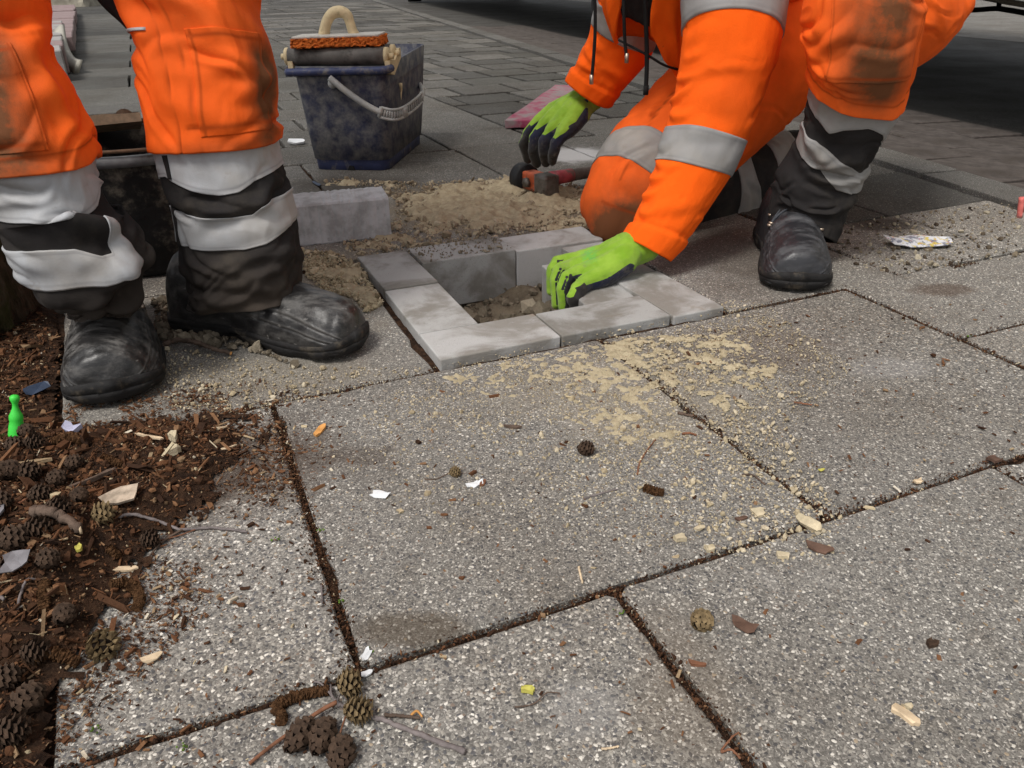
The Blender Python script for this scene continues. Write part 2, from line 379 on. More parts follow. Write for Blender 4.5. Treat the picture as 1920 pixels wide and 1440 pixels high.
# ------------------------------------------------------------------ ground, slabs, kerb, road
TH = math.radians(22.8); UU = np.array([math.cos(TH), math.sin(TH)]); VV = np.array([-UU[1], UU[0]])
def uv(u, v): return UU*u + VV*v
KP = np.array([1.06, 2.374]); KD = np.array([-.235, .972]); KD /= np.linalg.norm(KD); KN = np.array([KD[1], -KD[0]])
def clip_poly(P, p, n):
    """keep the side where (x-p).n <= 0"""
    out = []
    for i in range(len(P)):
        a, b = P[i-1], P[i]; da, db = (a-p) @ n, (b-p) @ n
        if (da <= 0) != (db <= 0): out.append(a + (b-a)*da/(da-db))
        if db <= 0: out.append(b)
    return out
def shrink(P, g):
    P = np.asarray(P, float); c = P.mean(0); out = []
    m = len(P)
    for i in range(m):
        a, b, d = P[i-1], P[i], P[(i+1) % m]
        e1 = (b-a)/np.linalg.norm(b-a); e2 = (d-b)/np.linalg.norm(d-b)
        n1 = np.array([-e1[1], e1[0]]); n2 = np.array([-e2[1], e2[0]])
        k = g/max(.4, 1+n1 @ n2); out.append(b + (n1+n2)*k)
    return np.array(out)
def slab_mesh(poly, z0, gap, step, seed, thick=.05, rough=.0011, bev=.003, tilt=.002):
    r = np.random.default_rng(seed); P = shrink(poly, gap/2); Q = []
    for i in range(len(P)):
        a, b = P[i], P[(i+1) % len(P)]; L = np.linalg.norm(b-a); k = max(1, int(L/step)); e = (b-a)/L; nn = np.array([-e[1], e[0]])
        for j in range(k):
            t = j/k; q = a+(b-a)*t
            if j == 0:
                pe = (P[i]-P[i-1])/np.linalg.norm(P[i]-P[i-1]); c = r.uniform(.003, .009)
                if step < .1:
                    Q.append(q-pe*c + r.normal(0, rough*.4, 2)); Q.append(q+e*c + r.normal(0, rough*.4, 2))
                else: Q.append(q)
            else:
                Q.append(q + nn*abs(r.normal(0, rough)) + nn*(r.uniform(.002, .007) if r.random() < .06 else 0))
    Q = np.array(Q); c = Q.mean(0); m = len(Q)
    T = r.normal(0, tilt, 2); zt = z0 + (Q-c) @ T + r.normal(0, .0012)
    d = Q-c; In = c + d*(1-(bev/np.linalg.norm(d, axis=1)))[:, None]
    V = np.concatenate([np.c_[In, zt], np.c_[Q, zt-bev*.8], np.c_[Q, np.full(m, z0-thick)]])
    V[:, :2] -= c
    F = [tuple(range(m))]
    for k in (0, m):
        F += [(k+i, k+m+i, k+m+(i+1) % m, k+(i+1) % m) for i in range(m)]
    return V, F, c
pavement = thing('pavement', None, None); pavement['kind'] = 'structure'
def slab(poly, mat, z0=0.0, gap=.0058, step=.03, name='slab', parent=None, **kw):
    poly = [np.asarray(p, float) for p in poly]
    V, F, c = slab_mesh(poly, z0, gap, step, int(RNG.integers(1e9)), **kw)
    o = obj(name, V, F, mat, None, False); o.location = (c[0], c[1], 0)
    p = parent or pavement; o.parent = p
    return o
def rect(u0, u1, v0, v1): return [uv(u0, v0), uv(u1, v0), uv(u1, v1), uv(u0, v1)]
EDGE_P, EDGE_D = _s(95, 1290), np.array(_s(115, 600)) - np.array(_s(95, 1290)); EDGE_D /= np.linalg.norm(EDGE_D); EDGE_N = np.array([-EDGE_D[1], EDGE_D[0]])
def pslab(u0, u1, v0, v1, mat=M_SLAB, left=False, **kw):
    P = rect(u0, u1, v0, v1)
    if left: P = clip_poly(P, np.array(EDGE_P), EDGE_N)
    P = clip_poly(P, KP, KN)
    if len(P) >= 3 and abs(poly_area(P)) > .004: return slab(P, mat, **kw)
def poly_area(P):
    P = np.asarray(P); x, y = P.T; return .5*np.sum(x*np.roll(y, -1) - y*np.roll(x, -1))
RV = [-.52, -.018, .482, .985]
for k, u0 in enumerate([-.19, .303, .803, 1.3]): pslab(u0-(.1 if k == 0 else 0), [.303, .803, 1.3, 1.8][k], RV[1], RV[2], left=(k == 0))
for k, u0 in enumerate([-.697, -.197, .303, .803, 1.3]): pslab(u0, [-.197, .303, .803, 1.3, 1.8][k], RV[0], RV[1], left=(k < 2))
pslab(-.40, .061, RV[2], RV[3], left=True); pslab(.061, .563, RV[2], RV[3]); pslab(.563, 1.068, RV[2], RV[3])
# smaller slabs to the right
pslab(1.068, 1.60, .25, .745, M_SLAB); pslab(1.068, 1.335, .745, 1.0, M_SLAB); pslab(1.335, 1.9, .745, 1.0, M_SLAB); pslab(1.60, 2.2, .25, .745, M_SLAB)
pslab(.815, 1.205, .985, 1.5, M_SLAB); pslab(1.205, 1.52, 1.0, 1.30, M_SLAB); pslab(1.52, 1.95, 1.0, 1.30, M_SLAB); pslab(1.205, 1.50, 1.30, 1.62, M_TILE); pslab(1.50, 1.98, 1.30, 1.62, M_DARK)
# row beneath the workers, with the opening for the frame of pavers
pslab(-.45, .296, RV[3], 1.50, M_SLAB2, left=True)
for (u0, u1, v0, v1) in ((-.45, .15, 1.50, 2.0), (.15, .62, 1.535, 2.0), (.62, 1.205, 1.535, 2.0), (-.45, .36, 2.0, 2.5), (.36, .86, 2.0, 2.5), (.86, 1.205, 2.0, 2.5)):
    pslab(u0, u1, v0, v1, M_MID if v0 > 1.9 else (M_SLAB2 if u0 > 0 else M_SLAB), left=(u0 < 0))
for (u0, u1, v0, v1, m) in ((1.205, 1.6, 1.62, 2.06, M_DARK), (1.6, 2.1, 1.62, 2.06, M_MID), (1.205, 1.62, 2.06, 2.5, M_MID), (1.62, 2.3, 2.06, 2.5, M_DARK)): pslab(u0, u1, v0, v1, m)
# middle distance
for (u0, u1, v0, v1, m) in ((.85, 1.17, 2.5, 2.78, M_MID), (.85, 1.17, 2.78, 3.4, M_MID), (.85, 1.17, 3.4, 4.0, M_MID), (.85, 1.05, 4.0, 4.19, M_MID)): pslab(u0, u1, v0, v1, m, step=.05)
mr = [2.5, 2.80, 3.10, 3.36, 3.64, 3.92, 4.19]
for i in range(6):
    e = [-.62, -.34, .08, .36, .60, .85] if i % 2 else [-.62, -.10, .22, .48, .85]
    for j in range(len(e)-1): pslab(e[j], e[j+1], mr[i], mr[i+1], (M_MID, M_TILE, M_MID, M_FAR, M_MID)[(i*3+j*2) % 5], left=(j == 0 and i < 3), step=.06, gap=.012, tilt=.004)
vr = [4.19, 4.85, 5.5, 6.0, 6.5, 7.3, 8.1, 8.8, 9.6, 10.4, 11.2, 12.1, 13.1, 14.3, 15.5, 18.2, 22, 27]
for i in range(len(vr)-1):
    ins = -.62 - .01*i if i else -.6
    e = [-.25-.045*vr[i+1], -.05, .26, .55, 1.05]
    if i % 2: e = [-.25-.045*vr[i+1], -.13, .42, .74, 1.05]
    for j in range(len(e)-1):
                pslab(e[j], e[j+1], vr[i], vr[i+1], gap=.010, mat=M_FARD if (i*7+j*3) % 5 in (1, 3) else M_FAR, step=.2, tilt=.0012)
v = 2.5; row = 0
while v < 24:
    dv = .30 if v < 6 else (.40 if v < 12 else .8); u = (1.17 if v < 3.95 else 1.05) + (0 if row % 2 == 0 else 0); first = True
    while True:
        du = (.30 if v < 6 else (.42 if v < 12 else .7))*RNG.choice([1, 1, 1, .55]); 
        if first and row % 2: du *= .5
        if v < 2.6 and first: du = .22
        first = False; k = RNG.random()
        dark = k < .13
        if dark: du *= RNG.uniform(.55, .9)
        if not pslab(u, u+du, v, v+dv, M_DARK if dark else (M_TILE if k < .9 else M_FAR), step=.06 if v < 5 else .3, tilt=.007, gap=.02): break
        u += du
        if u > 8: break
    v += dv; row += 1

kerb = thing('kerb', None, None); kerb['kind'] = 'structure'
road = thing('road', None, None); road['kind'] = 'structure'
def kr(t, p): return KP + KD*t + KN*p
t = -4.0
while t < 26:
    L = .95 if t < 6 else 1.9
    slab([kr(t, .03), kr(t, .17), kr(t+L, .17), kr(t+L, .03)], M_KERB, .004, .012, .06 if t < 6 else .4, 'kerb_stone', kerb, thick=.12); t += L
for k in range(3):
    t = -2.4 + .13*k
    while t < 7:
        L = .30; slab([kr(t, .18+.22*k), kr(t, .40+.22*k), kr(t+L, .40+.22*k), kr(t+L, .18+.22*k)], M_RED, -.012-.003*k, .01, .08, 'brick', road, tilt=.008); t += L
P = [kr(-6, .845), kr(-6, 3.75), kr(40, 3.75), kr(40, .845)]; obj('asphalt', [(*q, -.024) for q in (kr(-6, 3.76), kr(-6, 14), kr(40, 14), kr(40, 3.76))], [(0, 1, 2, 3)], mat_slab('lit_asphalt', .9, .4, False), road, False)  # brighter copy of the asphalt: daylight beyond the lorry put into its tint
Q = [kr(7.2, .18), kr(7.2, .84), kr(40, .84), kr(40, .18)]
for pp in (P, Q): obj('asphalt', [(*q, -.025) for q in pp], [(0, 1, 2, 3)], M_ROAD, road, False)

# earth under everything, with the pit sunk into it
def gridmesh(x0, x1, y0, y1, st):
    xs = np.arange(x0, x1+st*.5, st); ys = np.arange(y0, y1+st*.5, st)
    X, Y = np.meshgrid(xs, ys); return X, Y, grid_faces(len(ys), len(xs))
RC_ = uv(.556, 1.252)            # centre of the paver frame
X, Y, F = gridmesh(-1.6, 1.6, .15, 2.7, .0125)
U_, V_ = X*UU[0]+Y*UU[1], X*VV[0]+Y*VV[1]
Z = -.0075 + (fbm(X*55, Y*55, 0, 4, 3)-.5)*.009
pd = np.maximum(abs(U_-.556), abs(V_-1.252))
pit = 1-sstep(.165, .185, pd)
Z = np.where(pd < .235, np.minimum(Z, -.115), Z); Z = np.where((X-KP[0])*KN[0]+(Y-KP[1])*KN[1] > -.05, -.058, Z)
ground = obj('ground', np.c_[X.ravel(), Y.ravel(), Z.ravel()], F, M_SOIL, None, True); ground['kind'] = 'structure'
big = obj('earth', [(-60, -20, -.03), (60, -20, -.03), (60, 90, -.03), (-60, 90, -.03), (-1.55, .2, -.03), (1.55, .2, -.03), (1.55, 2.65, -.03), (-1.55, 2.65, -.03)],
          [(0, 1, 5, 4), (1, 2, 6, 5), (2, 3, 7, 6), (3, 0, 4, 7)], M_SOIL, None, False); big['kind'] = 'structure'
big.location.z = -.03
# sandy floor of the pit
X, Y, F = gridmesh(RC_[0]-.27, RC_[0]+.27, RC_[1]-.27, RC_[1]+.27, .005)
Z = -.108 + fbm(X*16, Y*16, 0, 5, 8)*.055 + .03*sstep(.05, .2, (X-RC_[0])*.3+(Y-RC_[1])*.6)
U_, V_ = X*UU[0]+Y*UU[1], X*VV[0]+Y*VV[1]
keep = (np.maximum(abs(U_-.556), abs(V_-1.252)) < .2).ravel()
F = F[keep[F].all(1)]
setp(obj('sand_floor', np.c_[X.ravel(), Y.ravel(), Z.ravel()], F, M_PITS), 'damp brown sand and soil at the bottom of the square pit', 'sand', kind='stuff')
r = np.random.default_rng(11); n = 420
p = r.uniform(-.185, .185, (n, 2)); P = np.array([uv(.556+a, 1.252+b) for a, b in p]); s = np.exp(r.normal(-5.35, .62, n)).clip(.0015, .024)
zz = -.108 + fbm(P[:, 0]*16, P[:, 1]*16, 0, 5, 8)*.055 + .03*sstep(.05, .2, (P[:, 0]-RC_[0])*.3+(P[:, 1]-RC_[1])*.6)
M_CLOD = mat_ramp('pit_clods', [(0, (.12, .098, .07)), (.6, (.23, .19, .14)), (1, (.40, .34, .25))], bs=500, bump=.7, bd=.002)
setp(scatter('pit_clods', lumps(8, .3), np.c_[P, zz+s*.4], s, rot_rand(n, r), r.random(n)*.9, M_CLOD, smooth=False), 'clods and pebbles of soil in the pit between the pavers', 'rubble', kind='stuff')

# ------------------------------------------------------------------ frame of concrete pavers
def paver_mesh(L, W, H, seed, ch=.004):
    r = np.random.default_rng(seed); bm = MB(); V = box_v(0, 0, -H/2, L, W, H)
    return V, BOXF
frame = thing('paver_square', 'square frame of pale grey concrete pavers set around the open pit', 'paver frame', (*RC_, 0))
def paver(u0, u1, v0, v1, z, parent, dz=(0, 0), rz=0.0, H=.10, name='paver', mat=M_PAVER):
    g = .0015; L, W = abs(u1-u0)-2*g, abs(v1-v0)-2*g; V = box_v(0, 0, -H/2, L, W, H)
    o = obj(name, V, BOXF, mat, None, False); c = uv((u0+u1)/2, (v0+v1)/2)
    if parent: o.parent = parent; o.location = (c[0]-parent.location[0], c[1]-parent.location[1], z)
    else: o.location = (*c, z)
    o.rotation_euler = (dz[0], dz[1], TH+rz); bevel(o, .0022, 2); return o
A0, A1, B0, B1 = .303, .810, .996, 1.514; w = .104
hu, hv = (A1-w-A0)/2, (B1-B0-w)/2
zt = .011
paver(A0, A0+hu, B0, B0+w, zt, frame, (.006, .004), .006); paver(A0+hu, A1-w, B0, B0+w, zt-.001, frame, (-.004, .0), -.006)
paver(A1-w, A1, B0-.004, B0+hv-.004, zt-.003, frame, (.0, .006), .012); paver(A1-w, A1, B0+hv, B1-w, zt-.006, frame, (.0, .004), -.01)
paver(A1-hu, A1, B1-w, B1, zt-.001, frame, (.0, -.006), -.02); paver(A0+w, A1-hu, B1-w, B1, zt+.004, frame, (.004, .006), .008)
paver(A0, A0+w, B1-hv, B1, zt+.002, frame, (.0, .008), .01); paver(A0, A0+w, B0+w, B1-hv, zt, frame, (.003, .004), -.004)

# block standing behind the boot
def ridged_block(name, L, W, H, seed):
    n = 60; x = np.linspace(-L/2, L/2, n); r = np.random.default_rng(seed)
    rid = .0012*(np.abs(((x+L/2)/.018) % 1-.5) < .12)
    mb = MB(); prof = []
    zz = np.array([0, .003, .02, .05, H-.004, H]); ins = np.array([.002, 0, 0, 0, 0, .004])
    V = []
    for side in (-1, 1):
        for k in range(len(zz)):
            y = side*(W/2 - ins[k] - (rid if 0 < k < 5 else rid*.5) - np.abs(r.normal(0, .0006, n)))
            V.append(np.c_[x, y, np.full(n, zz[k]) + (r.normal(0, .0008, n) if k in (0, 5) else 0)])
    V = np.concatenate(V); F = []; m = len(zz)
    for k in range(m-1):
        for i in range(n-1):
            F.append((k*n+i, k*n+i+1, (k+1)*n+i+1, (k+1)*n+i)); o = m*n; F.append((o+k*n+i+1, o+k*n+i, o+(k+1)*n+i, o+(k+1)*n+i+1))
    for i in range(n-1): F.append(((m-1)*n+i, (m-1)*n+i+1, (2*m-1)*n+i+1, (2*m-1)*n+i)); F.append((m*n+i, m*n+i+1, i+1, i))
    for i, rv in ((0, False), (n-1, True)):
        f = [k*n+i for k in range(m)] + [m*n+k*n+i for k in range(m-1, -1, -1)]; F.append(tuple(f[::-1] if rv else f))
    return V, F
V, F = ridged_block('b', .27, .11, .088, 4)
a, b = G(735, 446), G(565, 463); d = (a-b)/np.linalg.norm(a-b)
blk = obj('concrete_block', V, F, M_BLOCK, None, False); c = a - d*.135 + np.array([-d[1], d[0], 0])*.055
blk.location = (c[0], c[1], .001); blk.rotation_euler = (0, 0, math.atan2(d[1], d[0]))
setp(blk, 'loose light grey concrete block with ridged side lying on the slab behind the boot', 'concrete block')

# ------------------------------------------------------------------ cloth surfaces
M_ORANGE = mat_fabric('orange_fabric', (.90, .125, .012), (.095, .052, .024), .8, sheen=.15)
M_ORANGE2 = mat_fabric('orange_fleece', (.93, .12, .006), (.05, .03, .015), .9, 700, .3, .08, bump=.4)
M_BLACK = mat_fabric('dark_fabric', (.022, .020, .020), (.07, .052, .038), .9, sheen=.12, mott=.25, dusty=.22)
M_REFL = mat_reflect(); M_REFL2 = mat_reflect('grey_reflective_tape', (.29, .285, .28))
M_CORD = simple('black_cord', (.012, .012, .012), .8, .2, .2, 200, .5, .001, 900)
M_LEATHER = None

def sec(xl, yl, xr, yr, Y, ratio=.85, YR=None):
    """cross-section of a limb from its two silhouette points at distance Y"""
    a, b = AT(xl, yl, Y), AT(xr, yr, YR or Y); c = (a+b)/2; h = (b-a)/2
    v = c-CC; v /= np.linalg.norm(v); sn = abs(v @ h)/np.linalg.norm(h); cs = math.sqrt(1-sn*sn); h = h/(math.sqrt(cs*cs+ratio*ratio*sn*sn*1.25)/cs)
    return c, h, np.linalg.norm(h)*ratio
class Tube:
    def __init__(s, secs, up=None, ex=2.2):
        C = np.array([q[0] for q in secs]); H = np.array([q[1] for q in secs]); B = np.array([q[2] for q in secs])
        n = 200; s.n = n
        s.C, s.Hh, s.B = catmull(C, n), catmull(H, n), catmull(B[:, None], n)[:, 0]
        T = np.gradient(s.C, axis=0); T /= np.linalg.norm(T, axis=1)[:, None]
        E = np.cross(T, s.Hh); E /= np.linalg.norm(E, axis=1)[:, None]
        if E[n//2] @ ray(960, 720) < 0: E = -E
        s.E = E*s.B[:, None]; s.ex = ex
        seg = np.linalg.norm(np.diff(s.C, axis=0), axis=1); s.len = seg.sum(); cum = np.r_[0, np.cumsum(seg)]/s.len
        s.par = cum; s.R = np.linalg.norm(s.Hh, axis=1).mean(); s.folds = []; s.cr = []; s.extra = None; s.amp = 1.0
        s.knots = np.interp(np.linspace(0, 1, len(secs)), np.linspace(0, 1, n), cum)
    def base(s, th, t):
        i = np.clip(t, -.02, 1.02)
        f = lambda A: np.stack([np.interp(i, s.par, A[:, k]) for k in range(3)], -1)
        c, h, e = f(s.C), f(s.Hh), f(s.E)
        sn, cs = np.sin(th), np.cos(th); p = 2/s.ex
        a = np.sign(sn)*np.abs(sn)**p; b = np.sign(cs)*np.abs(cs)**p
        return c + h*a[..., None] - e*b[..., None]
    def disp(s, th, t):
        d = np.full_like(th, -.005)
        for (th0, t0, ang, ln, wd, am, cv) in s.folds:
            dx = (th-th0+np.pi) % (2*np.pi) - np.pi; dx = dx*s.R; dy = (t-t0)*s.len
            a = dx*np.cos(ang)+dy*np.sin(ang); b = -dx*np.sin(ang)+dy*np.cos(ang) - cv*a*a
            e = np.exp(-(a/ln)**4); u = b/wd
            d += am*e*(np.exp(-u*u)*1.0 - .45*np.exp(-((u-1.5)/.8)**2) - .25*np.exp(-((u+1.7)/.9)**2))
        d += (fbm(np.sin(th)*2.2+5, np.cos(th)*2.2+5, t*s.len*9, 4, s.seed) - .5)*.007*s.amp
        for (th0, t0, ang, ln, wd, am, cv) in s.cr:
            dx = ((th-th0+np.pi) % (2*np.pi) - np.pi)*s.R; dy = (t-t0)*s.len
            a = dx*np.cos(ang)+dy*np.sin(ang); b = -dx*np.sin(ang)+dy*np.cos(ang) - cv*a*a - .004*np.sin(a*70+th0*9)
            e = np.clip(1-(a/ln)**2, 0, 1)**.8; u = b/wd
            d += am*e*(-1.0/(1+u*u) + .75*np.exp(-((u-2.6)/1.5)**2) + .35*np.exp(-((u+2.8)/1.8)**2))
        q = np.stack([np.sin(th)*s.R, np.cos(th)*s.R, t*s.len]); rn = lambda k, st, sd: (1-np.abs(2*fbm(q[0]*k, q[1]*k, q[2]*k*st, 3, sd)-1))**4
        d += s.wr*(rn(6, 1.2, s.seed+50)*.0050 + rn(17, 1.0, s.seed+60)*.0011 + (fbm(q[0]*45, q[1]*45, q[2]*45, 2, s.seed+70)-.5)*.0016)
        if s.extra is not None: d += s.extra(th, t)
        return d
    seed = 1; wr = 1.0; cr = ()
    def P(s, th, t, off=0.0):
        e = 2e-3; P0 = s.base(th, t)
        N = np.cross(s.base(th+e, t)-s.base(th-e, t), s.base(th, t+e)-s.base(th, t-e)); N /= np.linalg.norm(N, axis=-1)[..., None]+1e-12
        c = np.stack([np.interp(np.clip(t, 0, 1), s.par, s.C[:, k]) for k in range(3)], -1)
        sg = np.sign(np.sum(N*(P0-c), -1))[..., None]; sg[sg == 0] = 1; N = N*sg
        return P0 + N*(s.disp(th, t)+off)[..., None]
    def creases(s, n, t0, t1, ang=(-.6, .6), ln=(.03, .08), seed=0, th=(-2.4, 2.4), am=(.0025, .0055), wd=(.0028, .0055)):
        r = np.random.default_rng(seed+900)
        for _ in range(n):
            s.cr.append((r.uniform(*th), r.uniform(t0, t1), r.uniform(*ang), r.uniform(*ln), r.uniform(*wd), r.uniform(*am), r.uniform(-9, 9)))
        return s
    def rfolds(s, n, t0, t1, ang=(-.5, .5), ln=(.03, .07), wd=(.006, .013), am=(.002, .006), seed=0, th=(-2.6, 2.6)):
        r = np.random.default_rng(seed)
        for _ in range(n):
            s.folds.append((r.uniform(*th), r.uniform(t0, t1), r.uniform(*ang), r.uniform(*ln), r.uniform(*wd), r.uniform(*am), r.uniform(-4, 4)))
        return s
def wob(x): return x if callable(x) else (lambda th: np.full_like(th, x))
def patch(tube, name, mat, parent, t0, t1, th0=-np.pi, th1=np.pi, n=110, m=120, off=0.0, rim=.003, dirt=None, seam=None, cap=None):
    """a piece of cloth lying on a limb surface, with turned-in edges"""
    f0, f1 = wob(t0), wob(t1); th = np.linspace(th0, th1, n); v = np.linspace(0, 1, m)
    TH_, V_ = np.meshgrid(th, v); T_ = f0(TH_) + (f1(TH_)-f0(TH_))*V_
    P = tube.P(TH_, T_, off if not callable(off) else off(TH_, T_))
    rows = [tube.P(TH_[:1], T_[:1], (off if not callable(off) else 0)-rim), P, tube.P(TH_[-1:], T_[-1:], (off if not callable(off) else 0)-rim)]
    P = np.concatenate(rows); THA = np.concatenate([TH_[:1], TH_, TH_[-1:]]); TA = np.concatenate([T_[:1], T_, T_[-1:]])
    full = th1-th0 > 6.28
    if full:
        P, THA, TA = P[:, :-1], THA[:, :-1], TA[:, :-1]; F = grid_faces(m+2, n-1, True)
    else:
        L = tube.P(THA[:, :1], TA[:, :1], (off if not callable(off) else 0)-rim); Rr = tube.P(THA[:, -1:], TA[:, -1:], (off if not callable(off) else 0)-rim)
        P = np.concatenate([L, P, Rr], 1); THA = np.concatenate([THA[:, :1], THA, THA[:, -1:]], 1); TA = np.concatenate([TA[:, :1], TA, TA[:, -1:]], 1); F = grid_faces(m+2, n+2)
    d = dirt(THA, TA) if dirt else np.zeros(P.shape[:2]); sm = seam(THA, TA) if seam else np.zeros(P.shape[:2])
    if mat in (M_REFL, M_REFL2):
        vv = (TA-f0(THA))/(f1(THA)-f0(THA)+1e-9); sm = np.exp(-((vv-.09)/.022)**2)+np.exp(-((vv-.91)/.022)**2)
    o = obj(name, P.reshape(-1, 3), F[:, ::-1], mat, parent, True, {'dirt': d.ravel(), 'seam': np.clip(sm, 0, 1).ravel()})
    return o
def gauss(th, t, c, s): return np.exp(-((th-c[0])/s[0])**2-((t-c[1])/s[1])**2)
def stitched(f0, f1, g=.012):
    a, b = wob(f0), wob(f1)
    return lambda th, t: np.exp(-((t-a(th)-g)/.0018)**2) + np.exp(-((b(th)-g-t)/.0018)**2)
def pw(*pts):
    """piecewise-smooth edge profile over the angle"""
    x, y = zip(*sorted(pts)); return lambda th: np.interp(th, x, y)

# ------------------------------------------------------------------ boots
def mat_boot(name, base, dust, amt):
    M = NT(name, .5, .45); p = M.objc()
    up = M.n('SeparateXYZ', {0: M.n('NewGeometry').outputs['Normal']}).outputs[2]
    sc = M.noise(30, 6, .72, M.n('Mapping', {'Vector': p, 'Scale': (.5, 1.6, 1.6)}).outputs[0])
    f = M.math('MULTIPLY', M.rng(sc, .40, .74), M.rng(up, -.3, .9, .25, 1.0)); col = M.mix(M.math('MULTIPLY', f, amt), base, dust)
    scr = M.rng(M.noise(120, 3, .6, M.n('Mapping', {'Vector': p, 'Rotation': (.4, .3, .6), 'Scale': (.14, 1.0, 1.0)}).outputs[0]), .64, .72); col = M.mix(M.math('MULTIPLY', scr, .55*amt), col, tuple(c*1.8 for c in dust))
    col = M.mix(M.math('MULTIPLY', M.attr('seam'), .8), col, tuple(c*1.5 for c in dust))
    ro = M.rng(f, .1, .7, .36, .78)
    return M.done(col, ro, M.bump(M.math('ADD', M.noise(420, 3, .6, p), M.math('MULTIPLY', M.noise(60, 5, .65, p), 1.2)), .3, .0012))
M_LEATHER = mat_boot('worn_black_leather', (.017, .016, .016), (.17, .16, .15), .85)
M_LEATHER2 = mat_boot('dark_boot_leather', (.022, .022, .025), (.10, .10, .105), .7)
M_SOLE = simple('black_rubber_sole', (.014, .013, .013), .75, .3, .3, 40, .4, .002, 200, dirt=(.10, .082, .06), dscale=26, dlo=.52, dhi=.74)
M_LACE = simple('grey_lace', (.07, .075, .085), .9, .2, .3, 200, .5, .001)
M_BRASS = simple('eyelet_metal', (.45, .36, .28), .4, .5, .2, 60, .1, .001, metallic=.8)
def make_boot(parent, heel, toe, width=.112, mat=None, roll=0.0, laces=True, hs=1.0):
    """a safety boot: heel and toe are ground points"""
    heel, toe = np.asarray(heel, float), np.asarray(toe, float); d = toe-heel; L = np.linalg.norm(d[:2]); ex = np.array([d[0], d[1], 0])/L; ey = np.array([-ex[1], ex[0], 0])
    M3 = np.stack([ex, ey, [0, 0, 1]], 1)
    k = L/.31
    xs = np.array([0, .012, .04, .08, .12, .16, .20, .24, .27, .29, .304, .31])*k
    ws = np.array([.30, .58, .76, .78, .77, .86, .98, 1.0, .985, .86, .60, .20])*width/2
    hh = np.array([.055, .105, .135, .145, .138, .118, .099, .092, .087, .079, .060, .034])*hs
    sh = np.array([.026, .028, .030, .030, .029, .027, .025, .024, .024, .025, .026, .027])
    n = 140; x = np.interp(np.linspace(0, 1, n)**.9, np.linspace(0, 1, len(xs)), xs)
    x = L*(.5-.5*np.cos(np.linspace(0, np.pi, n))); q = lambda A: catm1(xs, A, x)
    w, h, s0 = q(ws), q(hh), q(sh)
    ph = np.linspace(0, np.pi, 141); ph = ph-.30*np.sin(2*ph)*.9; X, PH = np.meshgrid(x, ph, indexing='ij'); W, H = w[:, None], h[:, None]
    cy, sy = np.cos(PH), np.sin(PH)
    yy = W*np.sign(cy)*np.abs(cy)**.82*(1-.16*sy**3); zz = s0[:, None]*.6 + (H-s0[:, None]*.6)*np.abs(sy)**.86
    asym = .010*np.sin(np.pi*np.clip(x/L, 0, 1))[:, None]; yy = yy + asym
    # creases over the toe joint, stitched lines round the toe, slack leather
    xr = X/L; dd = np.zeros_like(X)
    for xc, am, wd in ((.60, .0016, .018), (.645, -.0022, .010), (.56, -.0018, .012)): dd += am*np.exp(-((xr-xc-.05*np.abs(cy)**2)/wd)**2)*sy**1.2
    zf = (zz-s0[:, None]*.6)/(H-s0[:, None]*.6+1e-5)
    lines = np.zeros_like(X)
    for lv, wv in ((.30, .024), (.50, .026)):
        lev = lv + .12*np.sin((xr-.45)*7)*(.6+lv); g = np.exp(-((zf-lev)/wv)**2)*sstep(.40, .55, xr)*sstep(1.0, .975, xr); g2_ = np.exp(-((zf-lev-wv*1.3)/wv)**2)*sstep(.40, .55, xr)*sstep(1.0, .975, xr); dd += .0010*g2_-.0016*g; lines += g2_*(.34 if lv > .35 else .2)
    seamx = np.exp(-((xr-(.52+.10*sy))/.010)**2)*(zf > .35); dd -= .002*seamx; lines += .5*seamx
    dd += (fbm(X*40, yy*40, zz*40, 4, 5)-.5)*.004
    nx = (xr-.55)*1.2*np.abs(xr > .55); Nn = np.stack([nx, cy, sy], -1); Nn /= np.linalg.norm(Nn, axis=-1)[..., None]
    V = np.stack([X, yy, zz], -1) + Nn*dd[..., None]
    V = np.concatenate([V.reshape(-1, 3), [[0.0, 0, .05*hs], [L, 0, .03]]]); m = 141; F = [tuple(f) for f in grid_faces(n, m)]
    F += [(len(V)-2, j, j+1) for j in range(m-1)] + [(len(V)-1, (n-1)*m+j+1, (n-1)*m+j) for j in range(m-1)]
    Rr = np.array([[1, 0, 0], [0, math.cos(roll), -math.sin(roll)], [0, math.sin(roll), math.cos(roll)]])
    tr = lambda A: (np.asarray(A) @ Rr.T) @ M3.T + np.array([heel[0], heel[1], heel[2]])
    b = obj('boot', tr(V), F, mat or M_LEATHER, parent, True, {'seam': np.r_[np.clip(lines, 0, 1).ravel(), 0, 0]})
    # sole: outline with rounded wall, heel step and toe spring
    k = 80; t = np.linspace(0, 2*np.pi, k, endpoint=False); xo = L/2 - L/2*np.cos(t)*1.012; side = np.where(t < np.pi, 1, -1)
    wo = catm1(xs, ws, np.clip(xo, 0, L)); ao = .010*np.sin(np.pi*np.clip(xo/L, 0, 1))
    endf = np.sqrt(np.clip(1-((xo-L/2)/(L/2*1.012))**8, 0, 1))
    top = catm1(xs, sh, np.clip(xo, 0, L)); spring = .010*sstep(.74*L, L*1.01, xo) + .003*sstep(.06*L, 0, xo)
    arch = .010*np.exp(-((xo/L-.40)/.07)**2)
    rings = []
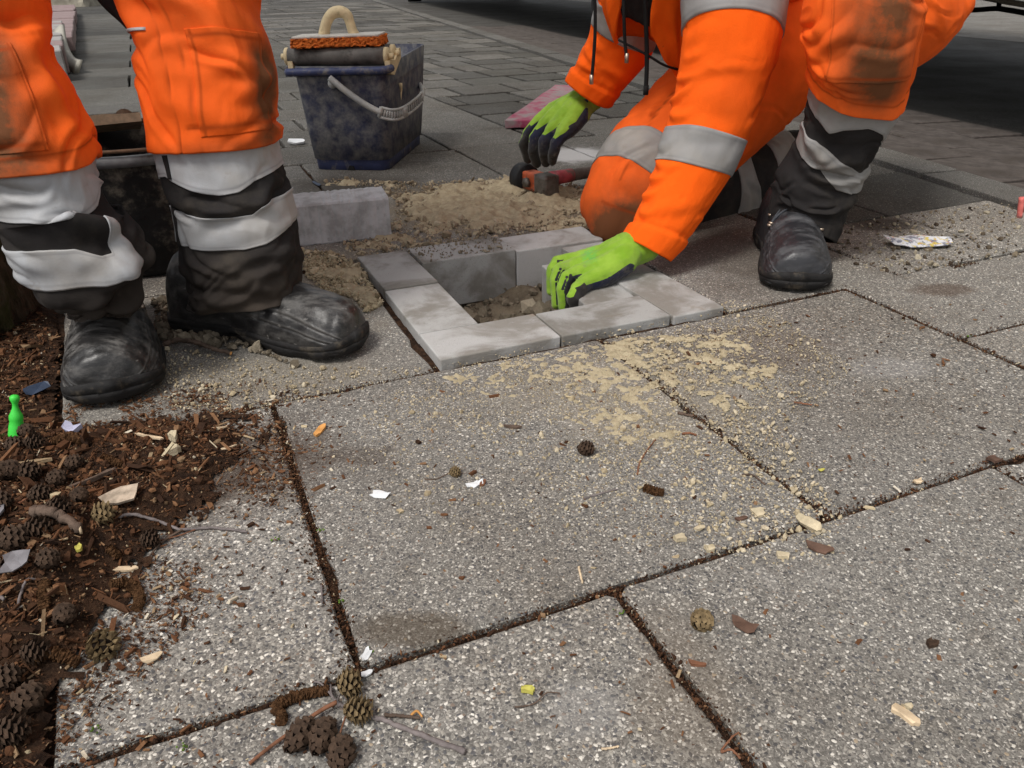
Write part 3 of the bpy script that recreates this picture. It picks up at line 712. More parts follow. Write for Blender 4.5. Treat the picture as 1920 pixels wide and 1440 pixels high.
    for zf_, gr in ((0, -.004), (.08, .0), (.35, .0025), (.62, .003), (.66, .0012), (.72, .003), (.95, .0022), (1.05, -.004)):
        tread = (.004*((np.arange(k) // 3) % 2)) if zf_ <= .35 else 0
        rings.append(np.c_[xo + (gr if zf_ > 0 else 0)*-np.cos(t), side*(wo*endf*.0+wo+gr-tread) + ao, spring*(1-.3*zf_) + arch*(zf_ < .5) + zf_*top*np.where(zf_ > .9, 1+.25*sstep(.9*L, L, xo), 1)])
    SV = np.concatenate(rings); SF = [tuple(f) for f in grid_faces(len(rings), k, True)] + [tuple(range(k-1, -1, -1)), tuple(range((len(rings)-1)*k, len(rings)*k))]
    obj('sole', tr(SV), SF, M_SOLE, b, True)
    if laces:
        for i, xf in enumerate((.555, .50, .45)):
            ii = np.argmin(abs(x-xf*L)); row = np.stack([X[ii], yy[ii], zz[ii]], -1)[38:103]; pts = catmull(row[::8], 24) + [0, 0, .003]; pts[:, 0] += np.linspace(-.008, .008, 24)*(1 if i % 2 else -1)
            mb = MB().tube(tr(pts), .0022, 6); mb.build('lace', M_LACE, b)
            for e in (0, -1):
                c = tr(pts[e][None])[0]; tv, tf = tube_v([c-[0, 0, .001], c+[0, 0, .003]], .005, 10); obj('eyelet', tv, tf, M_BRASS, b, True)
    return b
def catm1(xs, A, x):
    A = np.asarray(A); m = np.gradient(A, xs); i = np.clip(np.searchsorted(xs, x)-1, 0, len(xs)-2); h = xs[i+1]-xs[i]; t = np.clip((x-xs[i])/h, 0, 1)
    return (2*t**3-3*t**2+1)*A[i] + (t**3-2*t**2+t)*h*m[i] + (-2*t**3+3*t**2)*A[i+1] + (t**3-t**2)*h*m[i+1]

# ------------------------------------------------------------------ standing worker
M_SKIN = simple('skin', (.46, .26, .18), .55, .4, .1, 40, .15, .001, 300)
M_HAIR = simple('brown_hair', (.045, .03, .02), .7, .3, .3, 120, .8, .004, 300)
def body_skin(name, joints, edges, parent, mat=M_SKIN):
    """one continuous skinned figure"""
    me = bpy.data.meshes.new(name); me.from_pydata([j[:3] for j in joints], edges, []); me.materials.append(mat)
    o = link(name, me, parent)
    sk = o.modifiers.new('skin', 'SKIN')
    for i, j in enumerate(joints): me.skin_vertices[0].data[i].radius = (j[3], j[3]); me.skin_vertices[0].data[i].use_root = (i == 0)
    o.modifiers.new('sub', 'SUBSURF').levels = 1; o.modifiers['sub'].render_levels = 2
    for p in me.polygons: p.use_smooth = True
    return o
def make_head(parent, c, face, helmet=False):
    f = np.asarray(face, float); f /= np.linalg.norm(f); side = np.cross(f, [0, 0, 1]); side /= np.linalg.norm(side); up = np.cross(side, f)
    B = np.stack([side, f, up], 1); u = np.linspace(0, 2*np.pi, 49)[:-1]; v = np.linspace(-np.pi/2, np.pi/2, 33); U, V = np.meshgrid(u, v)
    x = .076*np.cos(V)*np.sin(U); y = .095*np.cos(V)*np.cos(U); z = .118*np.sin(V)
    fr = np.cos(V)*np.cos(U); low = sstep(.0, -.10, z); x *= 1-.28*low; y += .012*low*(fr > 0)
    g = lambda a, b, s: np.exp(-((x-a)/s)**2-((z-b)/s)**2)*(fr > 0)
    y += .024*np.exp(-(x/.012)**2)*np.exp(-((z+.022)/.022)**2)*(fr > 0) + .012*np.exp(-(x/.009)**2)*np.exp(-((z-.008)/.03)**2)*(fr > 0)
    y -= .010*(g(.030, .008, .016)+g(-.030, .008, .016)); y += .006*np.exp(-((z-.030)/.008)**2)*np.exp(-(x/.05)**2)*(fr > 0)
    y += .005*np.exp(-((z+.062)/.007)**2)*np.exp(-(x/.022)**2)*(fr > 0) - .004*np.exp(-((z+.055)/.004)**2)*np.exp(-(x/.024)**2)*(fr > 0)
    P = np.stack([x, y, z], -1).reshape(-1, 3) @ B.T + c
    h = obj('head', P, grid_faces(33, 48, True), M_SKIN, parent)
    k = 1.07; hm = ((z > .035+.05*(fr > .5)) | ((fr < -.1) & (z > -.06))).ravel(); F = grid_faces(33, 48, True); F = F[hm[F].all(1)]
    Q = np.stack([x*k, y*k-.004, z*k+.004], -1).reshape(-1, 3) @ B.T + c; obj('hair', Q, F, M_HAIR, h)
    for sx in (-1, 1):
        tv, tf = ico(); obj('eye', (tv*.011+[sx*.030, .077, .008]) @ B.T + c, tf, M_PAPER, h)
        ev = tv*[.008, .018, .030]+[sx*.076, -.005, -.008]; obj('ear', ev @ B.T + c, tf, M_SKIN, h)
    return h

w1 = thing('person', 'standing worker in dirty orange hi-vis trousers with dark lower legs and scuffed black boots', 'person', (-.55, 1.1, 0))
# his nearer leg, planted with the toe pointing right
HIP = lambda x, y: (np.array([x, y, .82]), np.array([.105, -.02, 0]), .12)
T1 = Tube([HIP(-.545, 1.165), sec(150, -260, 520, -260, 1.20, .8), sec(195, -110, 492, -110, 1.19, .85), sec(226, 0, 480, 0, 1.18, .85), sec(255, 70, 500, 70, 1.17, .85), sec(272, 150, 519, 140, 1.16, .85), sec(288, 235, 520, 215, 1.15, .85),
           sec(298, 300, 524, 285, 1.15, .82), sec(312, 350, 540, 335, 1.15, .82), sec(330, 400, 556, 385, 1.15, .82), sec(338, 450, 566, 430, 1.15, .82),
           sec(348, 500, 569, 480, 1.15, .8), sec(354, 545, 569, 522, 1.15, .78), sec(356, 572, 568, 546, 1.15, .76)], ex=2.6)
T1.seed = 4; T1.knots = T1.knots[1:]
tk = lambda T, k: float(np.interp(k, np.arange(len(T.knots)), T.knots))
hem1 = pw((-3.2, tk(T1, 5.6)), (-1.6, tk(T1, 5.52)), (-.9, tk(T1, 5.55)), (0, tk(T1, 5.58)), (.9, tk(T1, 5.63)), (1.6, tk(T1, 5.66)), (3.2, tk(T1, 5.6)))
T1.folds += [(.9, tk(T1, 3.9), .25, .05, .014, .006, 3), (1.1, tk(T1, 4.3), -.35, .05, .012, .005, -2), (.4, tk(T1, 3.2), .9, .07, .02, .005, 0), (-.6, tk(T1, 3.2), 1.2, .08, .02, .006, 0),
             (-.9, tk(T1, 4.6), 1.3, .07, .02, .005, 0), (.1, tk(T1, 2.4), .7, .08, .025, .006, 0), (1.0, tk(T1, 2.6), .5, .06, .02, .005, 3),
             (.3, tk(T1, 7.45), -.12, .055, .012, .007, 5), (.9, tk(T1, 7.2), -.5, .04, .010, .006, 0), (-.5, tk(T1, 7.35), .25, .05, .012, .005, 0),
             (.5, tk(T1, 9.35), -.10, .07, .012, .007, 3), (.8, tk(T1, 9.9), -.25, .05, .012, .007, -3), (-.4, tk(T1, 9.6), .15, .05, .013, .005, 2),
             (.4, tk(T1, 10.5), .5, .045, .013, .006, 3), (-.2, tk(T1, 11.0), -.3, .05, .014, .005, 3), (1.0, tk(T1, 10.9), 1.0, .04, .012, .006, 0)]
T1.rfolds(8, tk(T1, 8.7), 1, (-1.0, 1.0), seed=2).rfolds(10, tk(T1, 1), tk(T1, 5.4), (.2, 1.4), (.04, .09), (.012, .022), (.002, .004), 3)
T1.creases(12, tk(T1, 1), tk(T1, 5.3), (-.5, .9), (.03, .09), 1).creases(13, tk(T1, 8.9), .99, (-1.2, 1.0), (.03, .08), 2).creases(6, tk(T1, 5.8), tk(T1, 8.6), (-.4, .4), (.03, .06), 3)
T1.extra = lambda th, t: .006*sstep(.985, 1.0, t)*np.sin(th*3)
seam1 = lambda th, t: np.exp(-((th+.30+.10*np.sin(t*6))/.012)**2) + .8*np.exp(-((th+.08+.10*np.sin(t*6))/.010)**2) + np.exp(-((t-(hem1(th)-.030))/.0022)**2)*(th > -.1)*.8
def off1(th, t): return .004 + .004*sstep(.03, 0, hem1(th)-t) - .0028*np.clip(seam1(th, t), 0, 1)
leg1 = patch(T1, 'trouser_leg', M_ORANGE, w1, 0, hem1, n=190, m=230, off=off1, rim=.004, seam=seam1,
             dirt=lambda th, t: 1.0*gauss(th, t, (1.35, tk(T1, 4.05)), (.45, .07)) + .8*gauss(th, t, (1.25, tk(T1, 4.8)), (.35, .06)) + .35*gauss(th, t, (.6, tk(T1, 5.5)), (1.2, .012)) + .16*gauss(th, t, (.2, tk(T1, 2.5)), (1.5, .12)))
d1_ = lambda th, t: 1.0*gauss(th, t, (1.35, tk(T1, 4.05)), (.45, .07)) + .8*gauss(th, t, (1.25, tk(T1, 4.8)), (.35, .06)) + .14*gauss(th, t, (.2, tk(T1, 2.5)), (1.5, .12))
def frame_seam(a, b, t0, t1, w=.016, ws=.0035):
    return lambda th, t: np.clip(np.exp(-((th-a-.05)/w)**2)+np.exp(-((b-.05-th)/w)**2)+np.exp(-((t-t0-.010)/ws)**2)+np.exp(-((t1-.010-t)/ws)**2), 0, 1)
def pocket(T, parent, mat, t0, t1, a, b, dirt, off=.0058, name='knee_pocket'): return patch(T, name, mat, parent, t0, t1, a, b, 90, 110, off, .004, dirt, frame_seam(a, b, t0, t1))
pocket(T1, leg1, M_ORANGE, tk(T1, 3.0), tk(T1, 5.25), .02, 1.30, d1_)
low1 = patch(T1, 'lower_leg', M_BLACK, leg1, lambda th: hem1(th)-.03, 1.0, n=190, m=200, off=-.001, rim=.006, dirt=lambda th, t: .55*gauss(th, t, (.4, 1.0), (1.5, .10)))
patch(T1, 'reflective_band', M_REFL, leg1, lambda th: hem1(th)-.02, pw((-3.2, tk(T1, 6.3)), (-1.5, tk(T1, 6.55)), (-.75, tk(T1, 6.35)), (-.3, tk(T1, 6.75)), (0.05, tk(T1, 7.05)), (.35, tk(T1, 7.0)), (.7, tk(T1, 6.7)), (1.2, tk(T1, 6.55)), (3.2, tk(T1, 6.4))), -1.0, np.pi*.99, 140, 60, .0012, .003)
patch(T1, 'reflective_band', M_REFL, leg1, lambda th: hem1(th)-.02, pw((-3.2, tk(T1, 6.4)), (-1.0, tk(T1, 6.5))), -2.9, -1.13, 40, 30, .0012, .003)
b2t = pw((-3.2, tk(T1, 7.5)), (-1.0, tk(T1, 7.55)), (-.4, tk(T1, 7.72)), (.1, tk(T1, 7.85)), (.45, tk(T1, 7.85)), (.65, tk(T1, 7.6)), (1.0, tk(T1, 7.45)), (1.5, tk(T1, 7.4)), (3.2, tk(T1, 7.5)))
b2b = pw((-3.2, tk(T1, 8.7)), (-1.0, tk(T1, 8.75)), (-.3, tk(T1, 9.0)), (.2, tk(T1, 9.08)), (.6, tk(T1, 8.98)), (1.0, tk(T1, 8.75)), (1.5, tk(T1, 8.6)), (3.2, tk(T1, 8.7)))
patch(T1, 'reflective_band', M_REFL, leg1, b2t, b2b, -1.12, np.pi*.98, 120, 30, .0014, .003)
patch(T1, 'pocket_piping', M_REFL, leg1, tk(T1, 2.96), tk(T1, 3.03), -1.05, -.42, 24, 4, .0065, .004)
for k0, k1, a0, a1, m_ in ((5.62, 6.42, -.64, -.55, M_BLACK), (7.4, 8.85, -.98, -.86, M_BLACK), (7.45, 8.75, -1.03, -.995, M_REFL)):
    patch(T1, 'side_strip' if m_ is M_BLACK else 'side_piping', m_, leg1, tk(T1, k0), tk(T1, k1), a0, a1, 10, 30, .003, .003)
make_boot(w1, G(338, 606), G(676, 664), .112)
# his farther leg, toe towards the camera
T2 = Tube([HIP(-.725, 1.11), sec(-215, -200, 60, -200, 1.06, .8), sec(-190, -90, 72, -90, 1.05, .8), sec(-165, 0, 84, 0, 1.04, .8), sec(-140, 75, 92, 75, 1.03, .8), sec(-112, 160, 132, 145, 1.02, .8), sec(-85, 240, 164, 225, 1.01, .82), sec(-62, 310, 183, 290, 1.005, .85),
           sec(-40, 360, 196, 345, 1.0, .82), sec(-20, 410, 215, 390, 1.0, .82), sec(5, 448, 246, 410, 1.0, .82), sec(36, 494, 288, 464, 1.01, .85), sec(86, 528, 283, 510, 1.03, .8), sec(124, 556, 270, 545, 1.05, .72), sec(130, 588, 268, 578, 1.06, .70)], ex=2.5)
T2.seed = 9; T2.knots = T2.knots[1:]
hem2 = pw((-3.2, tk(T2, 6.4)), (-1, tk(T2, 6.45)), (0, tk(T2, 6.5)), (.6, tk(T2, 6.5)), (1.1, tk(T2, 6.45)), (1.5, tk(T2, 6.3)), (1.7, tk(T2, 6.0)), (3.2, tk(T2, 6.3)))
T2.folds += [(.9, tk(T2, 3.4), -.6, .07, .018, .007, 0), (.3, tk(T2, 2.4), -.5, .07, .02, .006, 2), (.6, tk(T2, 4.6), -.3, .06, .016, .005, 0), (1.1, tk(T2, 4.2), 1.2, .06, .014, .006, 0), (.2, tk(T2, 5.3), .1, .07, .016, .005, 2),
             (1.0, tk(T2, 8.45), .25, .045, .014, .009, 6), (.5, tk(T2, 8.0), .2, .05, .014, .006, 4), (.5, tk(T2, 7.7), -.1, .06, .014, .004, 0),
             (.8, tk(T2, 10.1), -.15, .06, .013, .012, 4), (.2, tk(T2, 10.3), .10, .07, .014, .011, 3), (1.2, tk(T2, 10.6), -.4, .04, .013, .012, 3), (-.4, tk(T2, 10.5), .2, .05, .014, .009, 2),
             (.5, tk(T2, 11.1), -.12, .05, .010, .009, 2), (-.1, tk(T2, 11.3), .2, .05, .011, .007, 2), (.9, tk(T2, 11.4), .2, .035, .010, .008, -3), (.3, tk(T2, 12.0), -.2, .05, .012, .005, 2)]
T2.rfolds(8, tk(T2, 9.5), 1, (-.9, .9), seed=12).rfolds(10, tk(T2, 1), tk(T2, 6), (-1.2, .2), (.04, .09), (.012, .022), (.002, .005), 13)
T2.creases(13, tk(T2, 1), tk(T2, 6), (-.9, .4), (.03, .09), 4).creases(16, tk(T2, 9.6), .99, (-.9, .9), (.03, .08), 5).creases(8, tk(T2, 6.6), tk(T2, 9.5), (-.4, .4), (.03, .06), 6)
T2.creases(9, tk(T2, 10.0), tk(T2, 12.0), (-.45, .45), (.04, .08), 25, th=(-1.5, 1.5), am=(.006, .010), wd=(.006, .010))
def off2(th, t): return .004 + .004*sstep(.03, 0, hem2(th)-t)
leg2 = patch(T2, 'trouser_leg', M_ORANGE, w1, 0, hem2, n=190, m=230, off=off2, rim=.004, seam=lambda th, t: np.exp(-((t-(hem2(th)-.03))/.0022)**2),
             dirt=lambda th, t: 1.35*gauss(th, t, (.0, tk(T2, 4.7)), (.62, .10)) + .5*gauss(th, t, (.45, tk(T2, 3.4)), (.4, .03)) + .3*gauss(th, t, (.6, tk(T2, 6.2)), (1.0, .02)) + .15*gauss(th, t, (.5, tk(T2, 2)), (1, .1)))
patch(T2, 'lower_leg', M_BLACK, leg2, lambda th: hem2(th)-.03, 1.0, n=190, m=200, off=-.001, rim=.006, dirt=lambda th, t: .6*gauss(th, t, (.4, 1.0), (1.6, .12)))
patch(T2, 'reflective_band', M_REFL, leg2, lambda th: hem2(th)-.02, pw((-1.2, tk(T2, 7.5)), (-.2, tk(T2, 7.75)), (.1, tk(T2, 7.8)), (.45, tk(T2, 8.15)), (.7, tk(T2, 8.2)), (1.0, tk(T2, 7.95)), (1.5, tk(T2, 7.75)), (1.75, tk(T2, 7.2)), (3.2, tk(T2, 7.0))), -1.6, np.pi*.98, 140, 60, .0012, .003)
patch(T2, 'reflective_band', M_REFL, leg2, pw((-1.6, tk(T2, 8.9)), (-.1, tk(T2, 9.0)), (.35, tk(T2, 9.1)), (.7, tk(T2, 9.45)), (.95, tk(T2, 9.5)), (1.08, tk(T2, 9.1)), (1.2, tk(T2, 8.5)), (1.5, tk(T2, 8.2))), pw((-1.6, tk(T2, 9.95)), (.2, tk(T2, 10.0)), (.8, tk(T2, 10.02)), (1.1, tk(T2, 10.15)), (1.5, tk(T2, 10.0))), -1.6, 1.36, 120, 30, .0016, .003)
pocket(T2, leg2, M_ORANGE, tk(T2, 3.3), tk(T2, 5.7), -.75, .72, lambda th, t: 1.35*gauss(th, t, (.0, tk(T2, 4.7)), (.62, .10)) + .5*gauss(th, t, (.45, tk(T2, 3.4)), (.4, .03)))
make_boot(w1, G(206, 585), G(216, 764), .128)
# strap on the inside of the thigh
a = [AT(160, -60, 1.17), AT(203, -2, 1.17), AT(243, 36, 1.17), AT(276, 78, 1.18), AT(284, 120, 1.2)]
mb = MB().tube(catmull(a, 24), .0125, 8, True); mb.build('inner_leg_strip', M_BLACK, w1)
# the rest of him, above the picture
hip = np.array([-.58, 1.16, .80])
TB = Tube([(np.array([-.62, 1.18, 1.52]), np.array([.17, -.02, 0]), .10), (np.array([-.61, 1.17, 1.42]), np.array([.23, -.03, 0]), .12), (np.array([-.60, 1.16, 1.2]), np.array([.22, -.03, 0]), .13), (np.array([-.62, 1.14, .98]), np.array([.19, -.01, 0]), .13), (np.array([-.635, 1.135, .84]), np.array([.20, .02, 0]), .14), (np.array([-.64, 1.13, .72]), np.array([.185, .03, 0]), .12), (np.array([-.64, 1.13, .62]), np.array([.08, .02, 0]), .06)])
TB.seed = 20; TB.rfolds(16, 0, 1, seed=21)
patch(TB, 'jacket', M_ORANGE2, w1, 0, .74, n=90, m=60, off=.012); patch(TB, 'trouser_seat', M_ORANGE, w1, .62, 1.0, n=80, m=30); patch(TB, 'reflective_band', M_REFL, w1, .42, .49, n=90, m=8, off=.015)
for sx, ye in ((-1, .05), (1, -.08)):
    c = np.array([-.61+sx*.23, 1.17, 1.40])
    TA = Tube([(c, np.array([.075, 0, .02]), .07), (c+[sx*.05, 0, -.16], np.array([.065, 0, 0]), .062), (c+[sx*.06, ye*.4, -.30], np.array([.058, 0, 0]), .056), (c+[sx*.05, ye, -.44], np.array([.052, 0, 0]), .05), (c+[sx*.03, ye*2, -.56], np.array([.048, 0, 0]), .046)])
    TA.seed = 30; TA.rfolds(10, 0, 1, seed=31); patch(TA, 'sleeve', M_ORANGE2, w1, 0, 1, n=60, m=60)
body_skin('body', [(-.63, 1.14, .88, .10), (-.61, 1.15, 1.1, .11), (-.60, 1.16, 1.38, .12), (-.61, 1.15, 1.50, .055), (-.61, 1.13, 1.60, .055),
                   (-.41, 1.16, 1.40, .05), (-.33, 1.14, 1.1, .036), (-.35, 1.02, .84, .028), (-.36, .99, .76, .036), (-.83, 1.17, 1.40, .05), (-.89, 1.18, 1.1, .036), (-.86, 1.27, .84, .028), (-.87, 1.30, .76, .036),
                   *[(*T1.C[i], r_) for i, r_ in ((6, .045), (110, .04), (190, .03))], *[(*T2.C[i], r_) for i, r_ in ((6, .045), (110, .04), (185, .028))]],
          [(0, 1), (1, 2), (2, 3), (3, 4), (2, 5), (5, 6), (6, 7), (7, 8), (2, 9), (9, 10), (10, 11), (11, 12), (0, 13), (13, 14), (14, 15), (0, 16), (16, 17), (17, 18)], w1)
make_head(w1, np.array([-.60, 1.12, 1.70]), (.45, -.5, -.55))

# ------------------------------------------------------------------ kneeling worker
w2 = thing('person', 'kneeling worker in orange hi-vis fleece and trousers with yellow-green gloves reaching into the paver frame', 'person', (.45, 1.75, 0))
# thigh and knee on the ground
T3 = Tube([sec(1400, -60, 1590, 150, 2.02, .85), sec(1330, 20, 1520, 190, 1.96, .85), sec(1256, 120, 1450, 262, 1.88, .85), sec(1180, 203, 1380, 325, 1.80, .85), sec(1132, 262, 1330, 365, 1.74, .85),
           sec(1106, 320, 1290, 400, 1.70, .82), sec(1091, 372, 1262, 432, 1.68, .8), sec(1096, 412, 1235, 447, 1.67, .75), sec(1118, 436, 1205, 452, 1.68, .7)], ex=2.1)
T3.seed = 41; q3 = lambda k: tk(T3, k)
T3.folds += [(-.3, q3(5.2), .1, .07, .014, .004, 0), (.4, q3(4.6), .5, .05, .014, .004, 0), (-.2, q3(2.4), -.6, .08, .02, .005, 0), (.3, q3(3.4), .2, .06, .015, .004, 3)]
T3.rfolds(8, 0, q3(5), (-1, 1), (.04, .08), (.012, .02), (.002, .004), 42)
T3.creases(14, 0, q3(5.6), (-1, .8), (.03, .08), 7)
kseam = lambda th, t: np.exp(-((th+.75+.2*np.sin(t*5))/.014)**2)*(t < q3(5.3)) + np.exp(-((t-q3(5.75)-.03*np.cos(th*1.1))/.004)**2)*(abs(th) < .8) + np.exp(-((th-.62)/.02)**2)*(t > q3(5.7))
kl = patch(T3, 'trouser_leg', M_ORANGE, w2, 0, 1, n=160, m=190, off=.002, rim=.03, seam=kseam,
           dirt=lambda th, t: .75*gauss(th, t, (-.1, q3(6.6)), (.9, .07)) + .35*gauss(th, t, (.3, q3(6)), (.7, .05)) + .9*gauss(th, t, (0, 1.0), (3, .05)) + .2*gauss(th, t, (-.3, q3(5)), (1.6, .2)))
patch(T3, 'reflective_band', M_REFL2, kl, pw((-3.2, q3(4.0)), (-1.4, q3(3.9)), (-.6, q3(3.85)), (.2, q3(4.1)), (1, q3(4.35)), (3.2, q3(4.1))), pw((-3.2, q3(5.0)), (-1.4, q3(4.65)), (-.6, q3(4.75)), (.2, q3(5.0)), (1, q3(5.2)), (3.2, q3(5))), -2.6, 2.6, 100, 20, .0035, .003,
      dirt=lambda th, t: .25+0*th)
# shin lying on the ground behind the knee
T4 = Tube([sec(1190, 330, 1215, 450, 1.72, .8), sec(1285, 300, 1295, 436, 1.80, .8), sec(1350, 280, 1352, 424, 1.88, .8), sec(1420, 258, 1420, 408, 1.96, .8), sec(1490, 240, 1480, 388, 2.05, .8), sec(1550, 240, 1545, 368, 2.14, .75)])
T4.seed = 44; T4.creases(14, 0, 1, (.6, 2.2), (.03, .06), 8); T4.rfolds(14, 0, 1, (-.8, .8), seed=45)
sh = patch(T4, 'lower_leg', M_BLACK, w2, 0, 1, n=90, m=90)
for a, b in ((.36, .46), (.56, .70)): patch(T4, 'reflective_band', M_REFL2, sh, a, lambda th, b=b: b+.02*np.sin(th*3), -2.9, 2.9, 80, 14, .002, .003)
make_boot(w2, np.array([T4.C[-1][0]-.03, T4.C[-1][1]-.02, 0.0]), np.array([T4.C[-1][0]+.03, T4.C[-1][1]+.28, 0.0]), .105, mat=M_LEATHER2, laces=False)
# other leg: knee raised, foot flat and pointing at the camera
T5 = Tube([sec(1512, -45, 1700, -60, 1.42, .75), sec(1508, 20, 1722, 15, 1.40, .8), sec(1504, 90, 1712, 95, 1.40, .85), sec(1514, 150, 1700, 158, 1.42, .85), sec(1508, 200, 1682, 212, 1.44, .82), sec(1495, 250, 1640, 268, 1.46, .82),
           sec(1478, 290, 1624, 312, 1.48, .82), sec(1450, 330, 1606, 362, 1.49, .85), sec(1441, 375, 1584, 415, 1.49, .85), sec(1440, 412, 1566, 458, 1.48, .85)], ex=2.5)
T5.seed = 50; q5 = lambda k: tk(T5, k)
hem5 = pw((-3.2, q5(3.5)), (-1.5, q5(3.05)), (-.9, q5(3.2)), (-.2, q5(3.45)), (.5, q5(3.55)), (1.1, q5(3.45)), (1.6, q5(3.1)), (3.2, q5(3.5)))
T5.folds += [(-.7, q5(5.0), .3, .05, .012, .008, 0), (.1, q5(5.2), -.1, .06, .014, .009, 3), (.9, q5(4.8), .9, .05, .012, .007, 0), (-.3, q5(6.2), .3, .06, .013, .006, 0), (.5, q5(7.4), -.5, .06, .016, .007, 0), (-.9, q5(2.3), .2, .05, .014, .006, 0), (-.9, q5(1.6), -.2, .05, .014, .005, 0), (1.2, q5(2.0), 1.3, .08, .014, .006, 0)]
T5.rfolds(12, q5(4), 1, (-.6, .6), seed=51)
T5.creases(10, 0, q5(3), (-.8, .8), (.03, .07), 9).creases(22, q5(3.8), .98, (-.7, .7), (.025, .06), 10)
l5 = patch(T5, 'trouser_leg', M_ORANGE, w2, 0, hem5, n=160, m=160, off=lambda th, t: .004+.004*sstep(.05, 0, hem5(th)-t), rim=.004, seam=lambda th, t: np.exp(-((t-(hem5(th)-.045))/.004)**2),
           dirt=lambda th, t: 1.0*gauss(th, t, (.12, q5(1.0)), (.72, .24)) + .5*gauss(th, t, (.1, q5(2.5)), (.6, .10)))
patch(T5, 'lower_leg', M_BLACK, l5, lambda th: hem5(th)-.03, 1, n=160, m=160, off=-.001, rim=.006)
patch(T5, 'reflective_band', M_REFL2, l5, lambda th: hem5(th)-.02, pw((-1.6, q5(3.75)), (-1, q5(4.0)), (-.55, q5(4.3)), (-.3, q5(4.1)), (.1, q5(3.95)), (.5, q5(4.15)), (.9, q5(4.7)), (1.05, q5(4.75)), (1.3, q5(4.2)), (3.2, q5(3.8))), -1.7, 3.1, 110, 26, .0012, .003)
patch(T5, 'reflective_band', M_REFL2, l5, pw((-1.6, q5(4.65)), (-.8, q5(4.75)), (-.2, q5(5.0)), (.3, q5(5.4)), (.7, q5(5.75)), (1.6, q5(5.7)), (3.2, q5(5.4))), pw((-1.6, q5(5.5)), (-.9, q5(5.6)), (-.35, q5(5.75)), (.1, q5(6.6)), (.6, q5(6.75)), (1.6, q5(6.5)), (3.2, q5(6.2))), -1.7, 3.1, 110, 26, .0016, .003)
pocket(T5, l5, M_ORANGE, q5(.25), q5(2.35), -.80, .95, lambda th, t: 1.0*gauss(th, t, (.12, q5(1.0)), (.72, .24)) + .5*gauss(th, t, (.1, q5(2.5)), (.6, .10)))
# its thigh, running back from the raised knee
T6 = Tube([(AT(1612, 70, 1.47), (AT(1712, 75, 1.47)-AT(1512, 65, 1.47))/2*.96, .085), (AT(1660, 28, 1.60), (AT(1752, 120, 1.6)-AT(1560, -60, 1.6))/2*.95, .10), (AT(1690, -15, 1.75), (AT(1786, 62, 1.75)-AT(1590, -95, 1.75))/2*.98, .11), (AT(1700, -70, 1.92), (AT(1800, 0, 1.92)-AT(1600, -150, 1.92))/2, .12), (AT(1640, -130, 2.05), (AT(1760, -60, 2.05)-AT(1520, -210, 2.05))/2, .13)])
T6.seed = 55; T6.creases(14, 0, 1, (.6, 2.4), (.04, .1), 11); T6.rfolds(14, 0, 1, (.6, 2.4), (.05, .1), (.014, .022), (.004, .009), 56, (-3, 3))
patch(T6, 'thigh', M_ORANGE, w2, 0, 1, n=110, m=90, off=0, rim=.02)
make_boot(w2, G(1455, 452)+[.0, .03, 0], G(1492, 553), .122, mat=M_LEATHER2, laces=True)
# torso: dark shirt under an open jacket that hangs forward
hipc = np.array([.62, 1.99, .52])
TS = Tube([(np.array([.22, 1.42, .98]), np.array([.06, .05, 0]), .05), (np.array([.27, 1.50, .90]), np.array([.17, .10, 0]), .09), (np.array([.36, 1.66, .76]), np.array([.17, .10, 0]), .11), (np.array([.50, 1.86, .62]), np.array([.16, .09, 0]), .12), (np.array([.62, 2.02, .50]), np.array([.17, .08, 0]), .14), (np.array([.66, 2.10, .38]), np.array([.16, .08, 0]), .12)])
TS.seed = 60; TS.rfolds(10, 0, 1, seed=61)
patch(TS, 'jacket_back', M_ORANGE2, w2, 0, .8, n=80, m=60); patch(TS, 'trouser_seat', M_ORANGE, w2, .66, 1, n=80, m=40, off=.008, rim=.03)
TJ = Tube([sec(1085, -420, 1400, -330, 1.66, .8), sec(1095, -220, 1380, -160, 1.68, .75), sec(1120, -90, 1330, -50, 1.70, .7), sec(1122, 0, 1300, 20, 1.72, .65), sec(1140, 60, 1292, 90, 1.74, .6), sec(1160, 105, 1290, 150, 1.76, .55)])
TJ.seed = 62; TJ.folds += [(1.0, .9, 1.4, .07, .016, .008, 0), (.6, .8, 1.2, .06, .014, .007, 0), (-.9, .8, 1.5, .06, .014, .006, 0)]; TJ.rfolds(10, 0, 1, (.8, 2.2), seed=63)
jk = patch(TJ, 'jacket', M_ORANGE2, w2, 0, pw((.05, .80), (.3, .90), (.8, .98), (1.5, 1.0), (3.2, .9)), .02, np.pi*1.0, 70, 90, 0, .008, seam=lambda th, t: np.exp(-((t-.93)/.004)**2))
patch(TJ, 'jacket_front', M_ORANGE2, w2, 0, pw((-3.2, .9), (-1.4, .93), (-.9, .84), (-.62, .70)), -np.pi*.99, -.62, 60, 90, 0, .008)
patch(TJ, 'shirt_front', M_BLACK, w2, 0, .80, -1.6, 1.4, 50, 50, -.035, .002)
for pts, r in (([(1112, -40, 1.66), (1116, 20, 1.66), (1115, 80, 1.665), (1109, 152, 1.67)], .0034), ([(1168, -40, 1.66), (1170, 30, 1.66), (1172, 80, 1.67), (1175, 112, 1.67)], .0034), ([(1208, -20, 1.66), (1212, 60, 1.67), (1213, 120, 1.68), (1211, 172, 1.68)], .0046)):
    P = catmull([AT(*p) for p in pts], 18); c = MB().tube(P, r, 7).build('drawstring', M_CORD, w2)
    MB().tube([P[-1]+[0, 0, .012], P[-1]-[0, 0, .006]], r*1.25, 8).build('cord_tip', M_CORD if r > .004 else M_BRASS, c)
